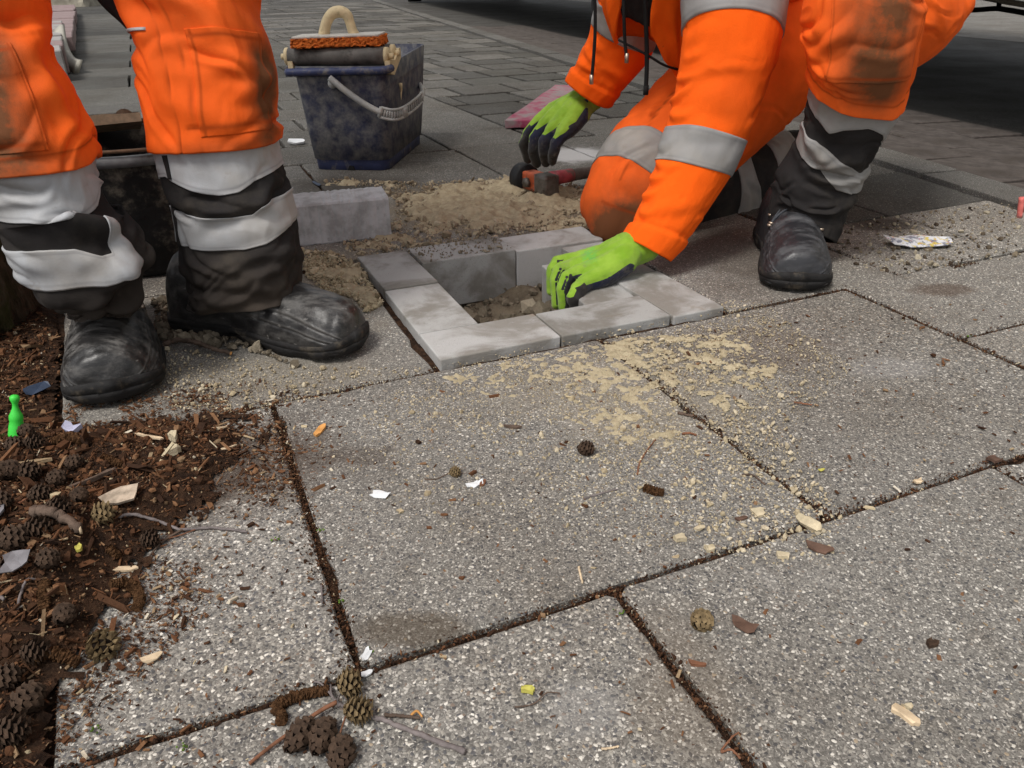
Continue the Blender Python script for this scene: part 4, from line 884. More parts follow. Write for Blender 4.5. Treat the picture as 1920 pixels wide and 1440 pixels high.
P = catmull([AT(1160, 75, 1.70), AT(1185, 88, 1.685), AT(1215, 104, 1.68), AT(1245, 122, 1.69), AT(1270, 130, 1.72)], 24); MB().tube(P, .0025, 6).build('hem_cord', M_CORD, w2)
# near (left) arm with its rolled cuff
T7 = Tube([sec(1262, -260, 1500, -200, 1.66, .9), sec(1268, -110, 1492, -90, 1.60, .9), sec(1273, 0, 1480, 12, 1.56, .9), sec(1276, 70, 1468, 85, 1.535, .9), sec(1266, 140, 1442, 165, 1.515, .9), sec(1252, 205, 1412, 240, 1.49, .9), sec(1232, 275, 1384, 310, 1.47, .9),
           sec(1212, 340, 1345, 375, 1.45, .92), sec(1186, 402, 1300, 440, 1.43, .92), sec(1164, 446, 1256, 490, 1.415, .92)], ex=2.05)
T7.seed = 70; T7.wr = .6; q7 = lambda k: tk(T7, k)
for k, a in ((3.6, .003), (4.2, .005), (4.7, .006), (5.2, .006), (6.55, .004), (6.9, .005), (7.4, .006), (7.9, .005)): T7.folds.append((-1.25+.2*math.sin(k*9), q7(k), .12*math.sin(k*5), .035+.01*math.sin(k*3), .009, a, -6))
T7.folds += [(-.2, q7(3.8), -.35, .07, .016, .004, 2), (.2, q7(4.8), .2, .08, .02, .004, 0), (.1, q7(5.4), -.2, .06, .016, .0035, 0), (-.3, q7(7.6), -.3, .05, .014, .003, 0)]
T7.creases(10, q7(1), q7(8), (-.5, .5), (.025, .06), 12, am=(.002, .0035), wd=(.005, .008))
T7.extra = lambda th, t: .004*sstep(q7(8.22), q7(8.30), t) - .002*np.exp(-((t-q7(8.22))/.008)**2)
ns = patch(T7, 'sleeve', M_ORANGE2, w2, 0, lambda th: 1+.004*np.sin(th*2), n=160, m=200, off=0, rim=.012, dirt=lambda th, t: .18*gauss(th, t, (.2, q7(4.6)), (1.2, .1)))
patch(T7, 'reflective_band', M_REFL2, ns, lambda th: q7(1.55)+.012*np.sin(th), lambda th: q7(2.75)-.02*np.cos(th*1.0+.4)+.005, -np.pi, np.pi, 110, 20, .002, .004)
patch(T7, 'reflective_band', M_REFL2, ns, lambda th: q7(5.42)+.002*np.sin(th*3), lambda th: q7(6.38)+.003*np.sin(th*2+1), -np.pi, np.pi, 110, 20, .002, .004)
# far (right) arm
T8 = Tube([sec(1080, -330, 1260, -290, 1.80, .9), sec(1098, -170, 1262, -140, 1.86, .9), sec(1112, -40, 1262, -5, 1.91, .9), sec(1112, 20, 1240, 60, 1.93, .9), sec(1100, 72, 1214, 116, 1.95, .9), sec(1080, 112, 1180, 158, 1.965, .9), sec(1060, 148, 1142, 200, 1.975, .92)], ex=2.05)
T8.seed = 75; q8 = lambda k: tk(T8, k)
T8.folds += [(-.8, q8(4.4), .2, .04, .010, .005, 0), (-.9, q8(4.9), -.1, .04, .010, .005, 0), (.4, q8(4.6), .2, .05, .012, .004, 0)]; T8.rfolds(6, q8(2), 1, seed=76)
T8.creases(8, q8(2), q8(5.2), (-.5, .5), (.02, .045), 13, am=(.002, .0035), wd=(.005, .008))
T8.extra = lambda th, t: .003*sstep(q8(5.35), q8(5.45), t) - .002*np.exp(-((t-q8(5.35))/.01)**2)
fs = patch(T8, 'sleeve', M_ORANGE2, w2, 0, 1, n=100, m=120, off=0, rim=.012)
patch(T8, 'reflective_band', M_REFL2, fs, lambda th: q8(2.55), lambda th: q8(3.45)+.01*np.sin(th), -np.pi, np.pi, 90, 16, .002, .004)
make_head(w2, np.array([.12, 1.36, 1.10]), (-.2, -.35, -.9))
body_skin('body', [(.62, 2.0, .50, .11), (.45, 1.80, .66, .10), (.28, 1.53, .88, .09), (.20, 1.42, .98, .05), (.15, 1.38, 1.06, .05)] +
          [(*T7.C[i], r) for i, r in ((0, .05), (90, .034), (188, .026))] + [(*T8.C[i], r) for i, r in ((0, .05), (90, .034), (188, .026))] +
          [(*T3.C[i], r) for i, r in ((10, .07), (150, .045))] + [(*T4.C[i], r) for i, r in ((60, .04), (185, .03))] + [(*T6.C[i], r) for i, r in ((180, .07), (20, .05))] + [(*T5.C[i], r) for i, r in ((110, .04), (190, .03))],
          [(0, 1), (1, 2), (2, 3), (3, 4), (2, 5), (5, 6), (6, 7), (2, 8), (8, 9), (9, 10), (0, 11), (11, 12), (12, 13), (13, 14), (0, 15), (15, 16), (16, 17), (17, 18)], w2)

# gloves: capsules fused into one hand, knitted back and dipped palm
def mat_glove():
    M = NT('knit_glove', .85, .2); p = M.objc(); a = M.attr('coat')
    g = M.mix(M.rng(M.noise(25, 4, .6, p), .3, .7), (.20, .37, .02), (.30, .48, .05)); g = M.mix(M.math('MULTIPLY', M.attr('print'), M.rng(M.noise(120, 3, .6, p), .4, .55)), g, (.10, .45, .08))
    dk = M.mix(M.rng(M.noise(18, 5, .65, p), .35, .7), (.010, .014, .045), (.028, .026, .026)); dk = M.mix(M.attr('grime'), dk, (.020, .016, .012))
    e = M.rng(M.math('ADD', a, M.math('MULTIPLY', M.math('SUBTRACT', M.noise(160, 3, .6, p), .5), .25)), .46, .54)
    g = M.mix(M.rng(M.noise(34, 6, .72, p), .52, .74, 0, .5), g, (.22, .20, .13)); dk = M.mix(M.rng(M.noise(40, 6, .72, p), .52, .7, 0, .55), dk, (.15, .13, .10))
    w = M.n('TexWave', {'Vector': p, 'Scale': 240.0, 'Distortion': 2.0, 'Detail': 2.0}).outputs['Fac']
    M.set(M.b, 'Sheen Weight', .15)
    return M.done(M.mix(e, g, dk), M.rng(e, 0, 1, .9, .55), M.bump(M.math('ADD', M.math('ADD', w, M.noise(500, 2, .5, p)), M.math('MULTIPLY', M.noise(70, 4, .6, p), 2.5)), .4, .0016))
M_GLOVE = mat_glove()
def make_glove(name, chains, coat, parent, label=None, voxel=.0022, pr=None, smooth=6):
    mb = MB(); segs = []
    for ch in chains:
        for i in range(len(ch)-1):
            (p, rp), (q, rq) = ch[i][:2], ch[i+1][:2]; p, q = np.asarray(p), np.asarray(q); L = np.linalg.norm(q-p); k = max(3, int(L/(.4*min(rp, rq))))
            for j in range(k+1):
                tv, tf = ICO2; mb.add(tv*(rp+(rq-rp)*j/k) + p+(q-p)*j/k, tf)
            segs.append((p, q, rp, rq, ch[i][2] if len(ch[i]) > 2 else 0))
    me = bpy.data.meshes.new(name); me.from_pydata(np.concatenate(mb.V).tolist(), [], mb.F); o = link(name, me)
    rm = o.modifiers.new('r', 'REMESH'); rm.mode = 'VOXEL'; rm.voxel_size = voxel
    sm = o.modifiers.new('s', 'SMOOTH'); sm.factor = .5; sm.iterations = smooth
    dg = bpy.context.evaluated_depsgraph_get(); ev = o.evaluated_get(dg); m2 = bpy.data.meshes.new_from_object(ev)
    V = np.empty(len(m2.vertices)*3); m2.vertices.foreach_get('co', V); V = V.reshape(-1, 3)
    bpy.data.objects.remove(o)
    a = coat(V, segs); V = V + ((fbm(V[:, 0]*75, V[:, 1]*75, V[:, 2]*75, 3, 7)-.5)*.0034)[:, None]*near_seg(V, segs)[0]; m2.vertices.foreach_set('co', V.ravel())
    for nme, val in (('coat', a[0]), ('grime', a[1]), ('print', pr(V) if pr else np.zeros(len(V)))):
        at = m2.attributes.new(nme, 'FLOAT', 'POINT'); at.data.foreach_set('value', np.asarray(val, np.float32))
    m2.name = name; m2.materials.clear(); m2.materials.append(M_GLOVE); m2.polygons.foreach_set('use_smooth', np.ones(len(m2.polygons), bool))
    return link(name, m2, parent)
def ico2():
    V, F = ico(); V = [tuple(v) for v in V]; mid = {}; out = []
    def m(a, b):
        k = (min(a, b), max(a, b))
        if k not in mid:
            c = (np.array(V[a])+V[b])/2; V.append(tuple(c/np.linalg.norm(c))); mid[k] = len(V)-1
        return mid[k]
    for a, b, c in F:
        x, y, z = m(a, b), m(b, c), m(c, a); out += [(a, x, z), (b, y, x), (c, z, y), (x, y, z)]
    return np.array(V), out
ICO2 = ico2()
def near_seg(V, segs):
    best = np.full(len(V), 1e9); O = np.zeros_like(V); tag = np.zeros(len(V), int)
    for i, (p, q, rp, rq, _) in enumerate(segs):
        t = np.clip(((V-p) @ (q-p))/((q-p) @ (q-p)+1e-12), 0, 1)[:, None]; o = V-(p+(q-p)*t); d = np.linalg.norm(o, axis=1)-rp
        k = d < best; best[k] = d[k]; O[k] = o[k]; tag[k] = i
    return O/(np.linalg.norm(O, axis=1)[:, None]+1e-9), tag
A = AT
# left glove, gripping the paver: fingers hooked over its end, little finger nearest the camera
g1 = [[(A(1208, 455, 1.415), .036), (A(1180, 470, 1.405), .034, 1), (A(1150, 485, 1.40), .031, 1)],
      [(A(1180, 462, 1.41), .030, 1), (A(1130, 478, 1.415), .022, 1), (A(1085, 484, 1.415), .0145, 1)],
      [(A(1180, 468, 1.40), .030, 1), (A(1130, 490, 1.395), .024, 1), (A(1078, 497, 1.39), .0145, 1)],
      [(A(1175, 480, 1.385), .028, 1), (A(1130, 502, 1.375), .024, 1), (A(1080, 512, 1.36), .0145, 1)],
      [(A(1170, 490, 1.375), .026, 1), (A(1135, 515, 1.36), .024, 1), (A(1098, 530, 1.335), .016, 1)],
      [(A(1085, 484, 1.415), .0138, 2), (A(1046, 490, 1.405), .0122, 2), (A(1036, 506, 1.395), .0118, 2), (A(1034, 546, 1.385), .0100, 2)],
      [(A(1078, 497, 1.39), .0138, 2), (A(1050, 505, 1.38), .0124, 2), (A(1042, 525, 1.37), .0120, 2), (A(1044, 570, 1.36), .0102, 2)],
      [(A(1080, 512, 1.36), .0138, 2), (A(1062, 520, 1.345), .0124, 2), (A(1054, 542, 1.335), .0120, 2), (A(1058, 582, 1.33), .0102, 2)],
      [(A(1098, 530, 1.335), .0158, 3), (A(1084, 542, 1.315), .0150, 3), (A(1076, 560, 1.305), .0145, 3), (A(1084, 576, 1.305), .0130, 3)],
      [(A(1150, 478, 1.42), .022, 4), (A(1120, 490, 1.45), .015, 4), (A(1110, 500, 1.47), .013, 4), (A(1112, 520, 1.475), .011, 4)]]
def coat1(V, segs):
    o, tg = near_seg(V, segs); kind = np.array([s_[4] for s_ in segs])[tg]; pd = np.array([.15, -.45, -.88]); pd /= np.linalg.norm(pd)
    d = o @ pd; fd = o @ np.array([.85, .1, -.2]); c = np.where(kind <= 1, sstep(.12, .5, d), 0)
    x = V[:, 0]; wrist = A(1168, 470, 1.40)[0]; c = c*sstep(wrist+.03, wrist+.0, x)
    side = np.abs(o @ np.array([0, .75, -.3])); c = np.where(kind == 2, np.maximum(sstep(-.05, .3, fd), sstep(.72, .85, side)), c); c = np.where(kind == 3, sstep(-.75, -.4, o @ np.array([.3, 0, -.9])), c); c = np.where(kind == 4, 1, c)
    return c, np.clip((kind == 3)*.9 + (kind == 2)*.5, 0, 1)
def print1(V):
    c = A(1105, 487, 1.39); return np.exp(-((V[:, 0]-c[0])/.014)**4-((V[:, 1]-c[1])/.03)**4)*.6
make_glove('glove', g1, coat1, w2, pr=print1)
# right glove, hanging over the hammer head
g2 = [[(A(1110, 178, 1.99), .037), (A(1085, 198, 1.99), .037, 1), (A(1060, 212, 1.99), .036, 1)],
      [(A(1085, 192, 2.01), .032, 1), (A(1040, 210, 2.02), .026, 1), (A(1010, 228, 2.03), .017, 1)],
      [(A(1085, 200, 1.99), .034, 1), (A(1045, 220, 1.985), .028, 1), (A(1020, 236, 1.98), .018, 1)],
      [(A(1080, 205, 1.975), .034, 1), (A(1055, 230, 1.96), .028, 1), (A(1035, 246, 1.95), .019, 1)],
      [(A(1085, 210, 1.965), .032, 1), (A(1070, 235, 1.94), .026, 1), (A(1055, 252, 1.925), .018, 1)],
      [(A(1010, 228, 2.03), .0165, 2), (A(990, 250, 2.03), .0145, 2), (A(982, 272, 2.03), .0140, 2), (A(990, 298, 2.03), .012, 2)],
      [(A(1020, 236, 1.98), .0170, 2), (A(1003, 258, 1.97), .0150, 2), (A(1000, 282, 1.965), .0145, 2), (A(1006, 306, 1.97), .0125, 2)],
      [(A(1035, 246, 1.95), .0170, 3), (A(1020, 266, 1.94), .0150, 3), (A(1020, 288, 1.94), .0140, 3), (A(1024, 305, 1.95), .012, 3)],
      [(A(1055, 252, 1.925), .0165, 3), (A(1042, 270, 1.92), .0145, 3), (A(1038, 288, 1.92), .0135, 3), (A(1036, 302, 1.93), .0115, 3)],
      [(A(1075, 215, 2.02), .024, 3), (A(1050, 245, 2.05), .017, 3), (A(1032, 272, 2.06), .015, 3), (A(1028, 300, 2.05), .013, 3)]]
def coat2(V, segs):
    o, tg = near_seg(V, segs); kind = np.array([s_[4] for s_ in segs])[tg]; pd = np.array([.45, -.35, -.82]); pd /= np.linalg.norm(pd)
    d = o @ pd; c = np.where(kind <= 1, sstep(-.02, .25, d), 1)
    wx = A(1088, 200, 1.99)[0]; c = c*sstep(wx+.03, wx, V[:, 0])
    # green runs down the back of the first two fingers
    lf = o @ np.array([-.80, .35, .45]); c = np.where(kind == 2, sstep(.78, .55, lf), c)
    zt = A(1000, 262, 1.97)[2]; c = np.where((kind == 2), np.maximum(c, sstep(zt+.004, zt-.012, V[:, 2])*(tg >= 0)*(lf < .86)), c)
    return c, np.clip((kind >= 2)*sstep(A(1000, 240, 1.97)[2], A(1000, 290, 1.97)[2], V[:, 2]), 0, 1)
make_glove('glove', g2, coat2, w2)
# the paver he is setting and the one standing beside it
def at_uv(px, z): p = G(*px, z); return p @ np.r_[UU, 0], p @ np.r_[VV, 0]
# held paver (long side away from the camera, under the hand)
B = uv(.604, 1.112); V = box_v(0, 0, -.05, .096, .215, .10)
hp = obj('paver', V, BOXF, M_PAVER, None, False); bevel(hp, .0025, 2)
th_ = math.radians(109.2-90); c = B + np.array([math.cos(th_), math.sin(th_)])*.048 + np.array([-math.sin(th_), math.cos(th_)])*.1075
hp.location = (c[0]+.006, c[1], .004); hp.rotation_euler = (.03, -.02, th_)
setp(hp, 'grey concrete paver gripped by the yellow-green glove inside the frame', 'paver')

# ------------------------------------------------------------------ blue wash bucket with rollers
M_BLUE = simple('dusty_blue_plastic', (.020, .024, .055), .55, .35, .35, 14, .15, .001, 120, dirt=(.20, .195, .18), dscale=30, dlo=.30, dhi=.80)
M_BLUEL = simple('blue_rim_plastic', (.035, .045, .11), .55, .4, .3, 20, .2, .001, 120, dirt=(.22, .2, .17), dscale=30, dlo=.5, dhi=.75)
M_GREYP = simple('grey_plastic', (.36, .36, .35), .55, .4, .25, 20, .2, .001, 200, dirt=(.36, .34, .30), dscale=25, dlo=.45, dhi=.7)
M_ROLL = simple('roller_rubber', (.12, .11, .10), .6, .35, .35, 18, .2, .001, 120, dirt=(.035, .03, .027), dscale=16, dlo=.5, dhi=.7)
M_CREAM = simple('cream_plastic', (.62, .50, .30), .6, .35, .2, 30, .2, .001, 200, dirt=(.22, .16, .09), dscale=34, dlo=.55, dhi=.78)
M_SPONGE = simple('orange_sponge', (.62, .16, .035), .95, .05, .45, 90, 1.0, .004, 240, dirt=(.16, .05, .02), dscale=90, dlo=.55, dhi=.75)
M_PLATE = simple('float_plate', (.50, .47, .42), .6, .3, .2, 40, .2, .001)
fl, fr_ = G(585, 320), G(732, 322); bx = (fr_-fl)/np.linalg.norm(fr_-fl); by = np.array([-bx[1], bx[0], 0]); bo = (fl+fr_)/2
bo = bo + by*.004
def BL(x, y, z): return bo + bx*x + by*y + np.array([0, 0, z])
def rrect(w, l, r, n=9):
    P = []
    for cx, cy, a0 in ((w/2-r, r, -90), (w/2-r, l-r, 0), (-w/2+r, l-r, 90), (-w/2+r, r, 180)):
        for k in range(n):
            a = math.radians(a0+90*k/(n-1)); P.append((cx+r*math.cos(a), cy+r*math.sin(a)))
    return np.array(P)
def rings(specs):
    """(width, length, corner, y shift, z) rings of a hollow tub"""
    V = []; m = 36
    for w, l, r, y0, z in specs:
        P = rrect(w, l, r)
        V += [BL(x, y+y0, z+(0 if z < .2 else .018*sstep(.05, .4, y+y0))) for x, y in P]
    F = [tuple(f) for f in grid_faces(len(specs), m, True)]
    return np.array(V), F, m
wb = thing('wash_bucket', 'dusty dark blue tiler wash bucket with grey handle and rollers on the slabs', 'bucket', tuple(bo))
V, F, m = rings([(.218, .425, .03, .006, .030), (.232, .445, .03, 0, .032), (.248, .465, .030, -.006, .12), (.263, .488, .032, -.014, .22), (.273, .505, .034, -.02, .288), (.265, .497, .03, -.016, .290), (.266, .482, .034, -.010, .22), (.224, .437, .028, .004, .05)])
F += [tuple(range(len(V)-1, len(V)-m-1, -1))[::-1], tuple(range(m))[::-1]]
body = obj('body', V, F, M_BLUE, wb)
V, F, m = rings([(.212, .42, .03, .010, 0), (.222, .43, .03, .006, .002), (.226, .434, .03, .005, .031)]); F += [tuple(range(m))[::-1]]
base = obj('base', V, F, M_BLUEL, wb)
tri = MB().add([BL(-.012, .003, 0), BL(.012, .003, 0), BL(.006, .003, .014), BL(-.006, .003, .014), BL(-.012, .02, 0), BL(.012, .02, 0), BL(.006, .02, .014), BL(-.006, .02, .014)], [(0, 1, 2, 3), (0, 4, 5, 1), (1, 5, 6, 2), (2, 6, 7, 3), (3, 7, 4, 0)]).build('drain_notch', M_CORD, base, False)
P = [BL(-.150, .01, .272), BL(-.146, -.018, .274), BL(-.12, -.026, .275), BL(0, -.027, .277), BL(.11, -.026, .279), BL(.140, -.018, .281), BL(.146, 0, .283)]
V, F = tube_v(catmull(P, 40), .0105, 8, True, 1.0); obj('rim', V, F, M_BLUEL, wb)
MB().box(BL(-.151, .008, .274), (.018, .03, .026)).build('lug', M_BLUEL, wb, False)
MB().box(BL(-.012, -.017, .250), (.034, .012, .036)).build('pivot_plate', M_BLUEL, wb, False)
for i, (y, z, n_) in enumerate(((.012, .312, 'roller'), (.078, .314, 'roller'))):
    a, b = BL(-.146, y, z), BL(.128, y, z); V, F = tube_v(np.linspace(a, b, 8), .0245, 26); ro = obj(n_, V, F, M_ROLL, wb)
    for q, d in ((b, 1), (a, -1)):
        V, F = tube_v(np.linspace(q-bx*.001*d, q+bx*.010*d, 3), .0235, 22); obj('roller_cap', V, F, M_CREAM, ro)
        V, F = tube_v(np.linspace(q+bx*.008*d, q+bx*.024*d, 3), .008, 12); obj('axle', V, F, M_CREAM, ro)
for d in (1, -1):
    X0 = .146*d; pr = [(-.012, .270), (.03, .262), (.115, .300), (.115, .325), (.10, .325), (.05, .300), (-.012, .302)]
    V = [BL(X0, y, z) for y, z in pr] + [BL(X0-.014*d, y, z) for y, z in pr]; k = len(pr)
    F = [tuple(range(k)), tuple(range(2*k-1, k-1, -1))] + [(i, k+i, k+(i+1) % k, (i+1) % k) for i in range(k)]
    obj('roller_bracket', V, F, M_CREAM, wb, False)
# drips of grout down the right wall
mb = MB()
r = np.random.default_rng(5)
for y in (.11,):
    z1, z0 = .27-.05*r.random(), .12+.08*r.random(); mb.tube([BL(.139+.002*(z-.2)/.1, y+r.normal(0, .003), z) for z in np.linspace(z1, z0, 6)], np.linspace(.006, .001, 6), 6)
mb.build('grout_drip', M_CREAM, body)
HP = [AT(618, 146, 2.312), AT(650, 172, 2.302), AT(690, 199, 2.292), AT(722, 213, 2.285), AT(748, 214, 2.30), AT(772, 200, 2.42), AT(790, 182, 2.57), AT(789, 162, 2.70), AT(770, 140, 2.83)]
hc = catmull(HP, 90); V, F = tube_v(hc[:32], np.linspace(.009, .0085, 32), 8); H = obj('handle', V, F, M_GREYP, wb); V, F = tube_v(hc[66:], .008, 8); obj('handle_arm', V, F, M_GREYP, H)
gp = hc[30:68]; T = np.gradient(gp, axis=0); T /= np.linalg.norm(T, axis=1)[:, None]; side = np.cross(T, np.cross([0, 0, 1.0], T)); side /= np.linalg.norm(side, axis=1)[:, None]
gm = MB(); gm.tube(gp+side*.013, .0042, 8); gm.tube(gp-side*.013, .0042, 8)
for i in range(1, 38, 2): gm.tube([gp[i]+side[i]*.013, gp[i]-side[i]*.013], .0034, 6)
for i in (0, 18, 19, 20, 37): gm.tube([gp[i]+side[i]*.014, gp[i]-side[i]*.014], .0062, 8)
gm.build('grip', M_GREYP, H)
V, F = tube_v([BL(-.016, -.022, .246), BL(-.016, -.034, .246)], .013, 14); obj('pivot', V, F, M_GREYP, H)

sf = thing('sponge_float', 'orange sponge float with cream arched handle resting on the blue bucket rollers', 'sponge float', tuple(BL(-.01, .05, .345)))
sw, sd, sh_ = .248, .118, .022; nx, ny, nz = 44, 22, 6
mb = MB()
def lumpbox(cx, cy, cz, sx, sy, sz, nx, ny, nz, amp, rng):
    V, F, idx = [], [], {}
    def vid(i, j, k):
        if (i, j, k) not in idx:
            idx[(i, j, k)] = len(V); V.append((cx+sx*(i/nx-.5), cy+sy*(j/ny-.5), cz+sz*(k/nz-.5)))
        return idx[(i, j, k)]
    for i in range(nx):
        for j in range(ny): F.append((vid(i,j,0), vid(i,j+1,0), vid(i+1,j+1,0), vid(i+1,j,0))); F.append((vid(i,j,nz), vid(i+1,j,nz), vid(i+1,j+1,nz), vid(i,j+1,nz)))
    for i in range(nx):
        for k in range(nz): F.append((vid(i,0,k), vid(i+1,0,k), vid(i+1,0,k+1), vid(i,0,k+1))); F.append((vid(i,ny,k), vid(i,ny,k+1), vid(i+1,ny,k+1), vid(i+1,ny,k)))
    for j in range(ny):
        for k in range(nz): F.append((vid(0,j,k), vid(0,j,k+1), vid(0,j+1,k+1), vid(0,j+1,k))); F.append((vid(nx,j,k), vid(nx,j+1,k), vid(nx,j+1,k+1), vid(nx,j,k+1)))
    V = np.array(V); return V + rng.normal(0, amp, V.shape), F
V, F = lumpbox(0, 0, 0, sw, sd, sh_, nx, ny, nz, .0016, np.random.default_rng(2)); V[:, 2] += .006*(V[:, 0]/sw*2)**2*0 + .004*V[:, 0]/sw
sc_ = BL(-.008, .048, .349); Rt = np.stack([bx, by, [0, 0, 1]], 1); Rs = Rt @ rotz(.10)
obj('sponge', V @ Rs.T + sc_, F, M_SPONGE, sf, False)
V, F = lumpbox(0, 0, .0145, sw*.97, sd*.95, .006, 2, 2, 1, 0, np.random.default_rng(2)); V[:, 2] += .004*V[:, 0]/sw; bevel(obj('plate', V @ Rs.T + sc_, F, M_PLATE, sf, False), .002)
pts = [(607, 74, .0135), (609, 56, .0115), (614, 38, .011), (624, 25, .0115), (638, 22, .012), (650, 28, .0115), (656, 42, .010), (661, 58, .0105), (668, 73, .0135)]
P = catmull([AT(x, y, 2.415) for x, y, _ in pts], 40); V, F = tube_v(P, np.interp(np.linspace(0, 8, 40), range(9), [p[2]*1.3 for p in pts]), 14); obj('handle', V, F, M_CREAM, sf)

# ------------------------------------------------------------------ black mortar tub behind the standing worker
M_TUB = simple('crusted_black_rubber', (.012, .011, .011), .8, .25, .4, 22, .5, .004, 90, dirt=(.19, .165, .13), dscale=17, dlo=.48, dhi=.74)
M_RIM = simple('grey_rim', (.13, .13, .135), .6, .35, .3, 40, .3, .002, 150, dirt=(.05, .04, .03), dscale=30)
M_RUST = simple('rusty_wire', (.13, .075, .045), .75, .3, .35, 90, .5, .001, 300)
tc = np.array([-.735, 1.585]); tub = thing('mortar_tub', 'round black rubber mortar tub crusted with cement standing behind the legs', 'bucket', (*tc, 0))
def lathe(prof, c, n=64, jit=0, seed=0):
    r = np.random.default_rng(seed); a = np.linspace(0, 2*np.pi, n, endpoint=False); V = []
    for rr, z in prof: V += [(c[0]+rr*math.cos(t)*(1+r.normal(0, jit)), c[1]+rr*math.sin(t)*(1+r.normal(0, jit)), z) for t in a]
    return np.array(V), [tuple(f) for f in grid_faces(len(prof), n, True)]
V, F = lathe([(.0, .002), (.14, .002), (.150, .008), (.165, .08), (.182, .16), (.196, .228), (.190, .232), (.176, .16), (.160, .09), (.0, .085)], tc, 64, .003, 3); obj('shell', V, F, M_TUB, tub)
V, F = lathe([(.194, .219), (.206, .222), (.209, .230), (.206, .238), (.196, .240), (.190, .234)], tc, 64, .0008, 4); obj('rim', V, F, M_RIM, tub)
a = np.linspace(math.radians(178), math.radians(362), 40); ear = []
P = np.c_[tc[0]+.205*np.cos(a), tc[1]+.207*np.sin(a), .246+.004*np.sin(a*9)*0+.004*np.sin(a)**2]; V, F = tube_v(P, .0032, 7); obj('bail', V, F, M_RUST, tub)
q = AT(235, 222, 1.77); V, F = tube_v([q-[0, .003, 0], q+[0, .003, 0]], .020, 20); we = obj('ear', V, F, M_RUST, tub)
V, F = tube_v([AT(236, 224, 1.755), AT(262, 226, 1.75), AT(300, 228, 1.74)], .0055, 8); obj('bail_end', V, F, M_RUST, we)
V, F = lumpbox(0, 0, 0, .20, .13, .018, 6, 4, 1, .0008, np.random.default_rng(3)); Rb = rotz(.45) @ np.array([[1, 0, 0], [0, math.cos(-.25), -math.sin(-.25)], [0, math.sin(-.25), math.cos(-.25)]])
fb = obj('plaster_float', V @ Rb.T + AT(165, 238, 1.66) + [0, 0, .004], F, M_WOOD, None, False); setp(fb, 'pale wooden plastering float lying across the black mortar tub', 'float board')

# ------------------------------------------------------------------ hammer
M_RUB = simple('black_rubber', (.012, .012, .013), .65, .3, .3, 40, .3, .001, 200, dirt=(.09, .075, .055), dscale=50, dlo=.56, dhi=.76)
M_HORG = simple('chipped_orange_paint', (.42, .085, .03), .55, .35, .3, 40, .4, .001, 200, dirt=(.06, .055, .05), dscale=45, dlo=.48, dhi=.6)
M_STEEL = simple('worn_steel', (.13, .115, .10), .5, .5, .3, 60, .3, .001, 250, metallic=.5, dirt=(.05, .035, .025), dscale=40)
M_SHAFT = simple('grey_ash_handle', (.17, .145, .125), .75, .2, .3, 50, .3, .001, 200, dirt=(.06, .05, .04), dscale=25)
ha, hb = AT(984, 333, 2.075), AT(1034, 349, 1.965); hx = (hb-ha)/np.linalg.norm(hb-ha)
hm_ = thing('paving_hammer', 'paving hammer with black rubber face and chipped orange head lying on the sand', 'hammer', tuple((ha+hb)/2))
V, F = tube_v([ha-hx*.020, ha-hx*.017, ha+hx*.012, ha+hx*.016], [.034, .0375, .0375, .034], 28); obj('rubber_face', V, F, M_RUB, hm_)
hz = np.array([0, 0, 1.0]) - hx*hx[2]; hz /= np.linalg.norm(hz); hy = np.cross(hz, hx); HR = np.stack([hx, hy, hz], 1)
L = np.linalg.norm(hb-ha)
V = box_v(L*.38, 0, 0, L*.5, .040, .046) @ HR.T + ha; bevel(obj('head', V, BOXF, M_HORG, hm_, False), .006)
V = box_v(L*.82, 0, 0, L*.42, .046, .052) @ HR.T + ha; bevel(obj('steel_face', V, BOXF, M_STEEL, hm_, False), .007)
m0 = ha+hx*L*.42; V, F = tube_v([m0-hy*.024, m0-hy*.034], .013, 6); obj('bolt', V, F, M_STEEL, hm_)
e = AT(1185, 332, 2.20); P = np.linspace(m0+hy*.01, np.array([e[0], e[1], .035]), 10); V, F = tube_v(P, np.linspace(.0165, .0145, 10), 14); obj('shaft', V, F, M_SHAFT, hm_)
V, F = tube_v(P[1:4], [.0185, .018, .0172], 14); obj('painted_collar', V, F, simple('pink_paint', (.55, .10, .12), .6, .3, .25, 50, .2, .001, dirt=(.2, .16, .14), dscale=30), hm_)

# pink marked board behind the far hand
M_PINK = simple('faded_pink_paint', (.34, .05, .11), .75, .25, .3, 12, .4, .002, 120, dirt=(.25, .20, .20), dscale=12, dlo=.36, dhi=.6)
a, b = G(946, 243), G(1062, 158); d = (b-a)/np.linalg.norm(b-a); nn = np.array([d[1], -d[0], 0])
V, F = lumpbox(0, 0, 0, 1.0, .22, .028, 10, 4, 1, .0012, np.random.default_rng(6)); Rb = np.stack([d, nn, [0, 0, 1]], 1) * [1, 1, 1]
pb = obj('board', V @ Rb.T + a + d*.5 + nn*.11 + [0, 0, .02], [f[::-1] for f in F], M_PINK, None, False); bevel(pb, .003)
setp(pb, 'board sprayed with faded pink paint lying behind the far glove', 'board')

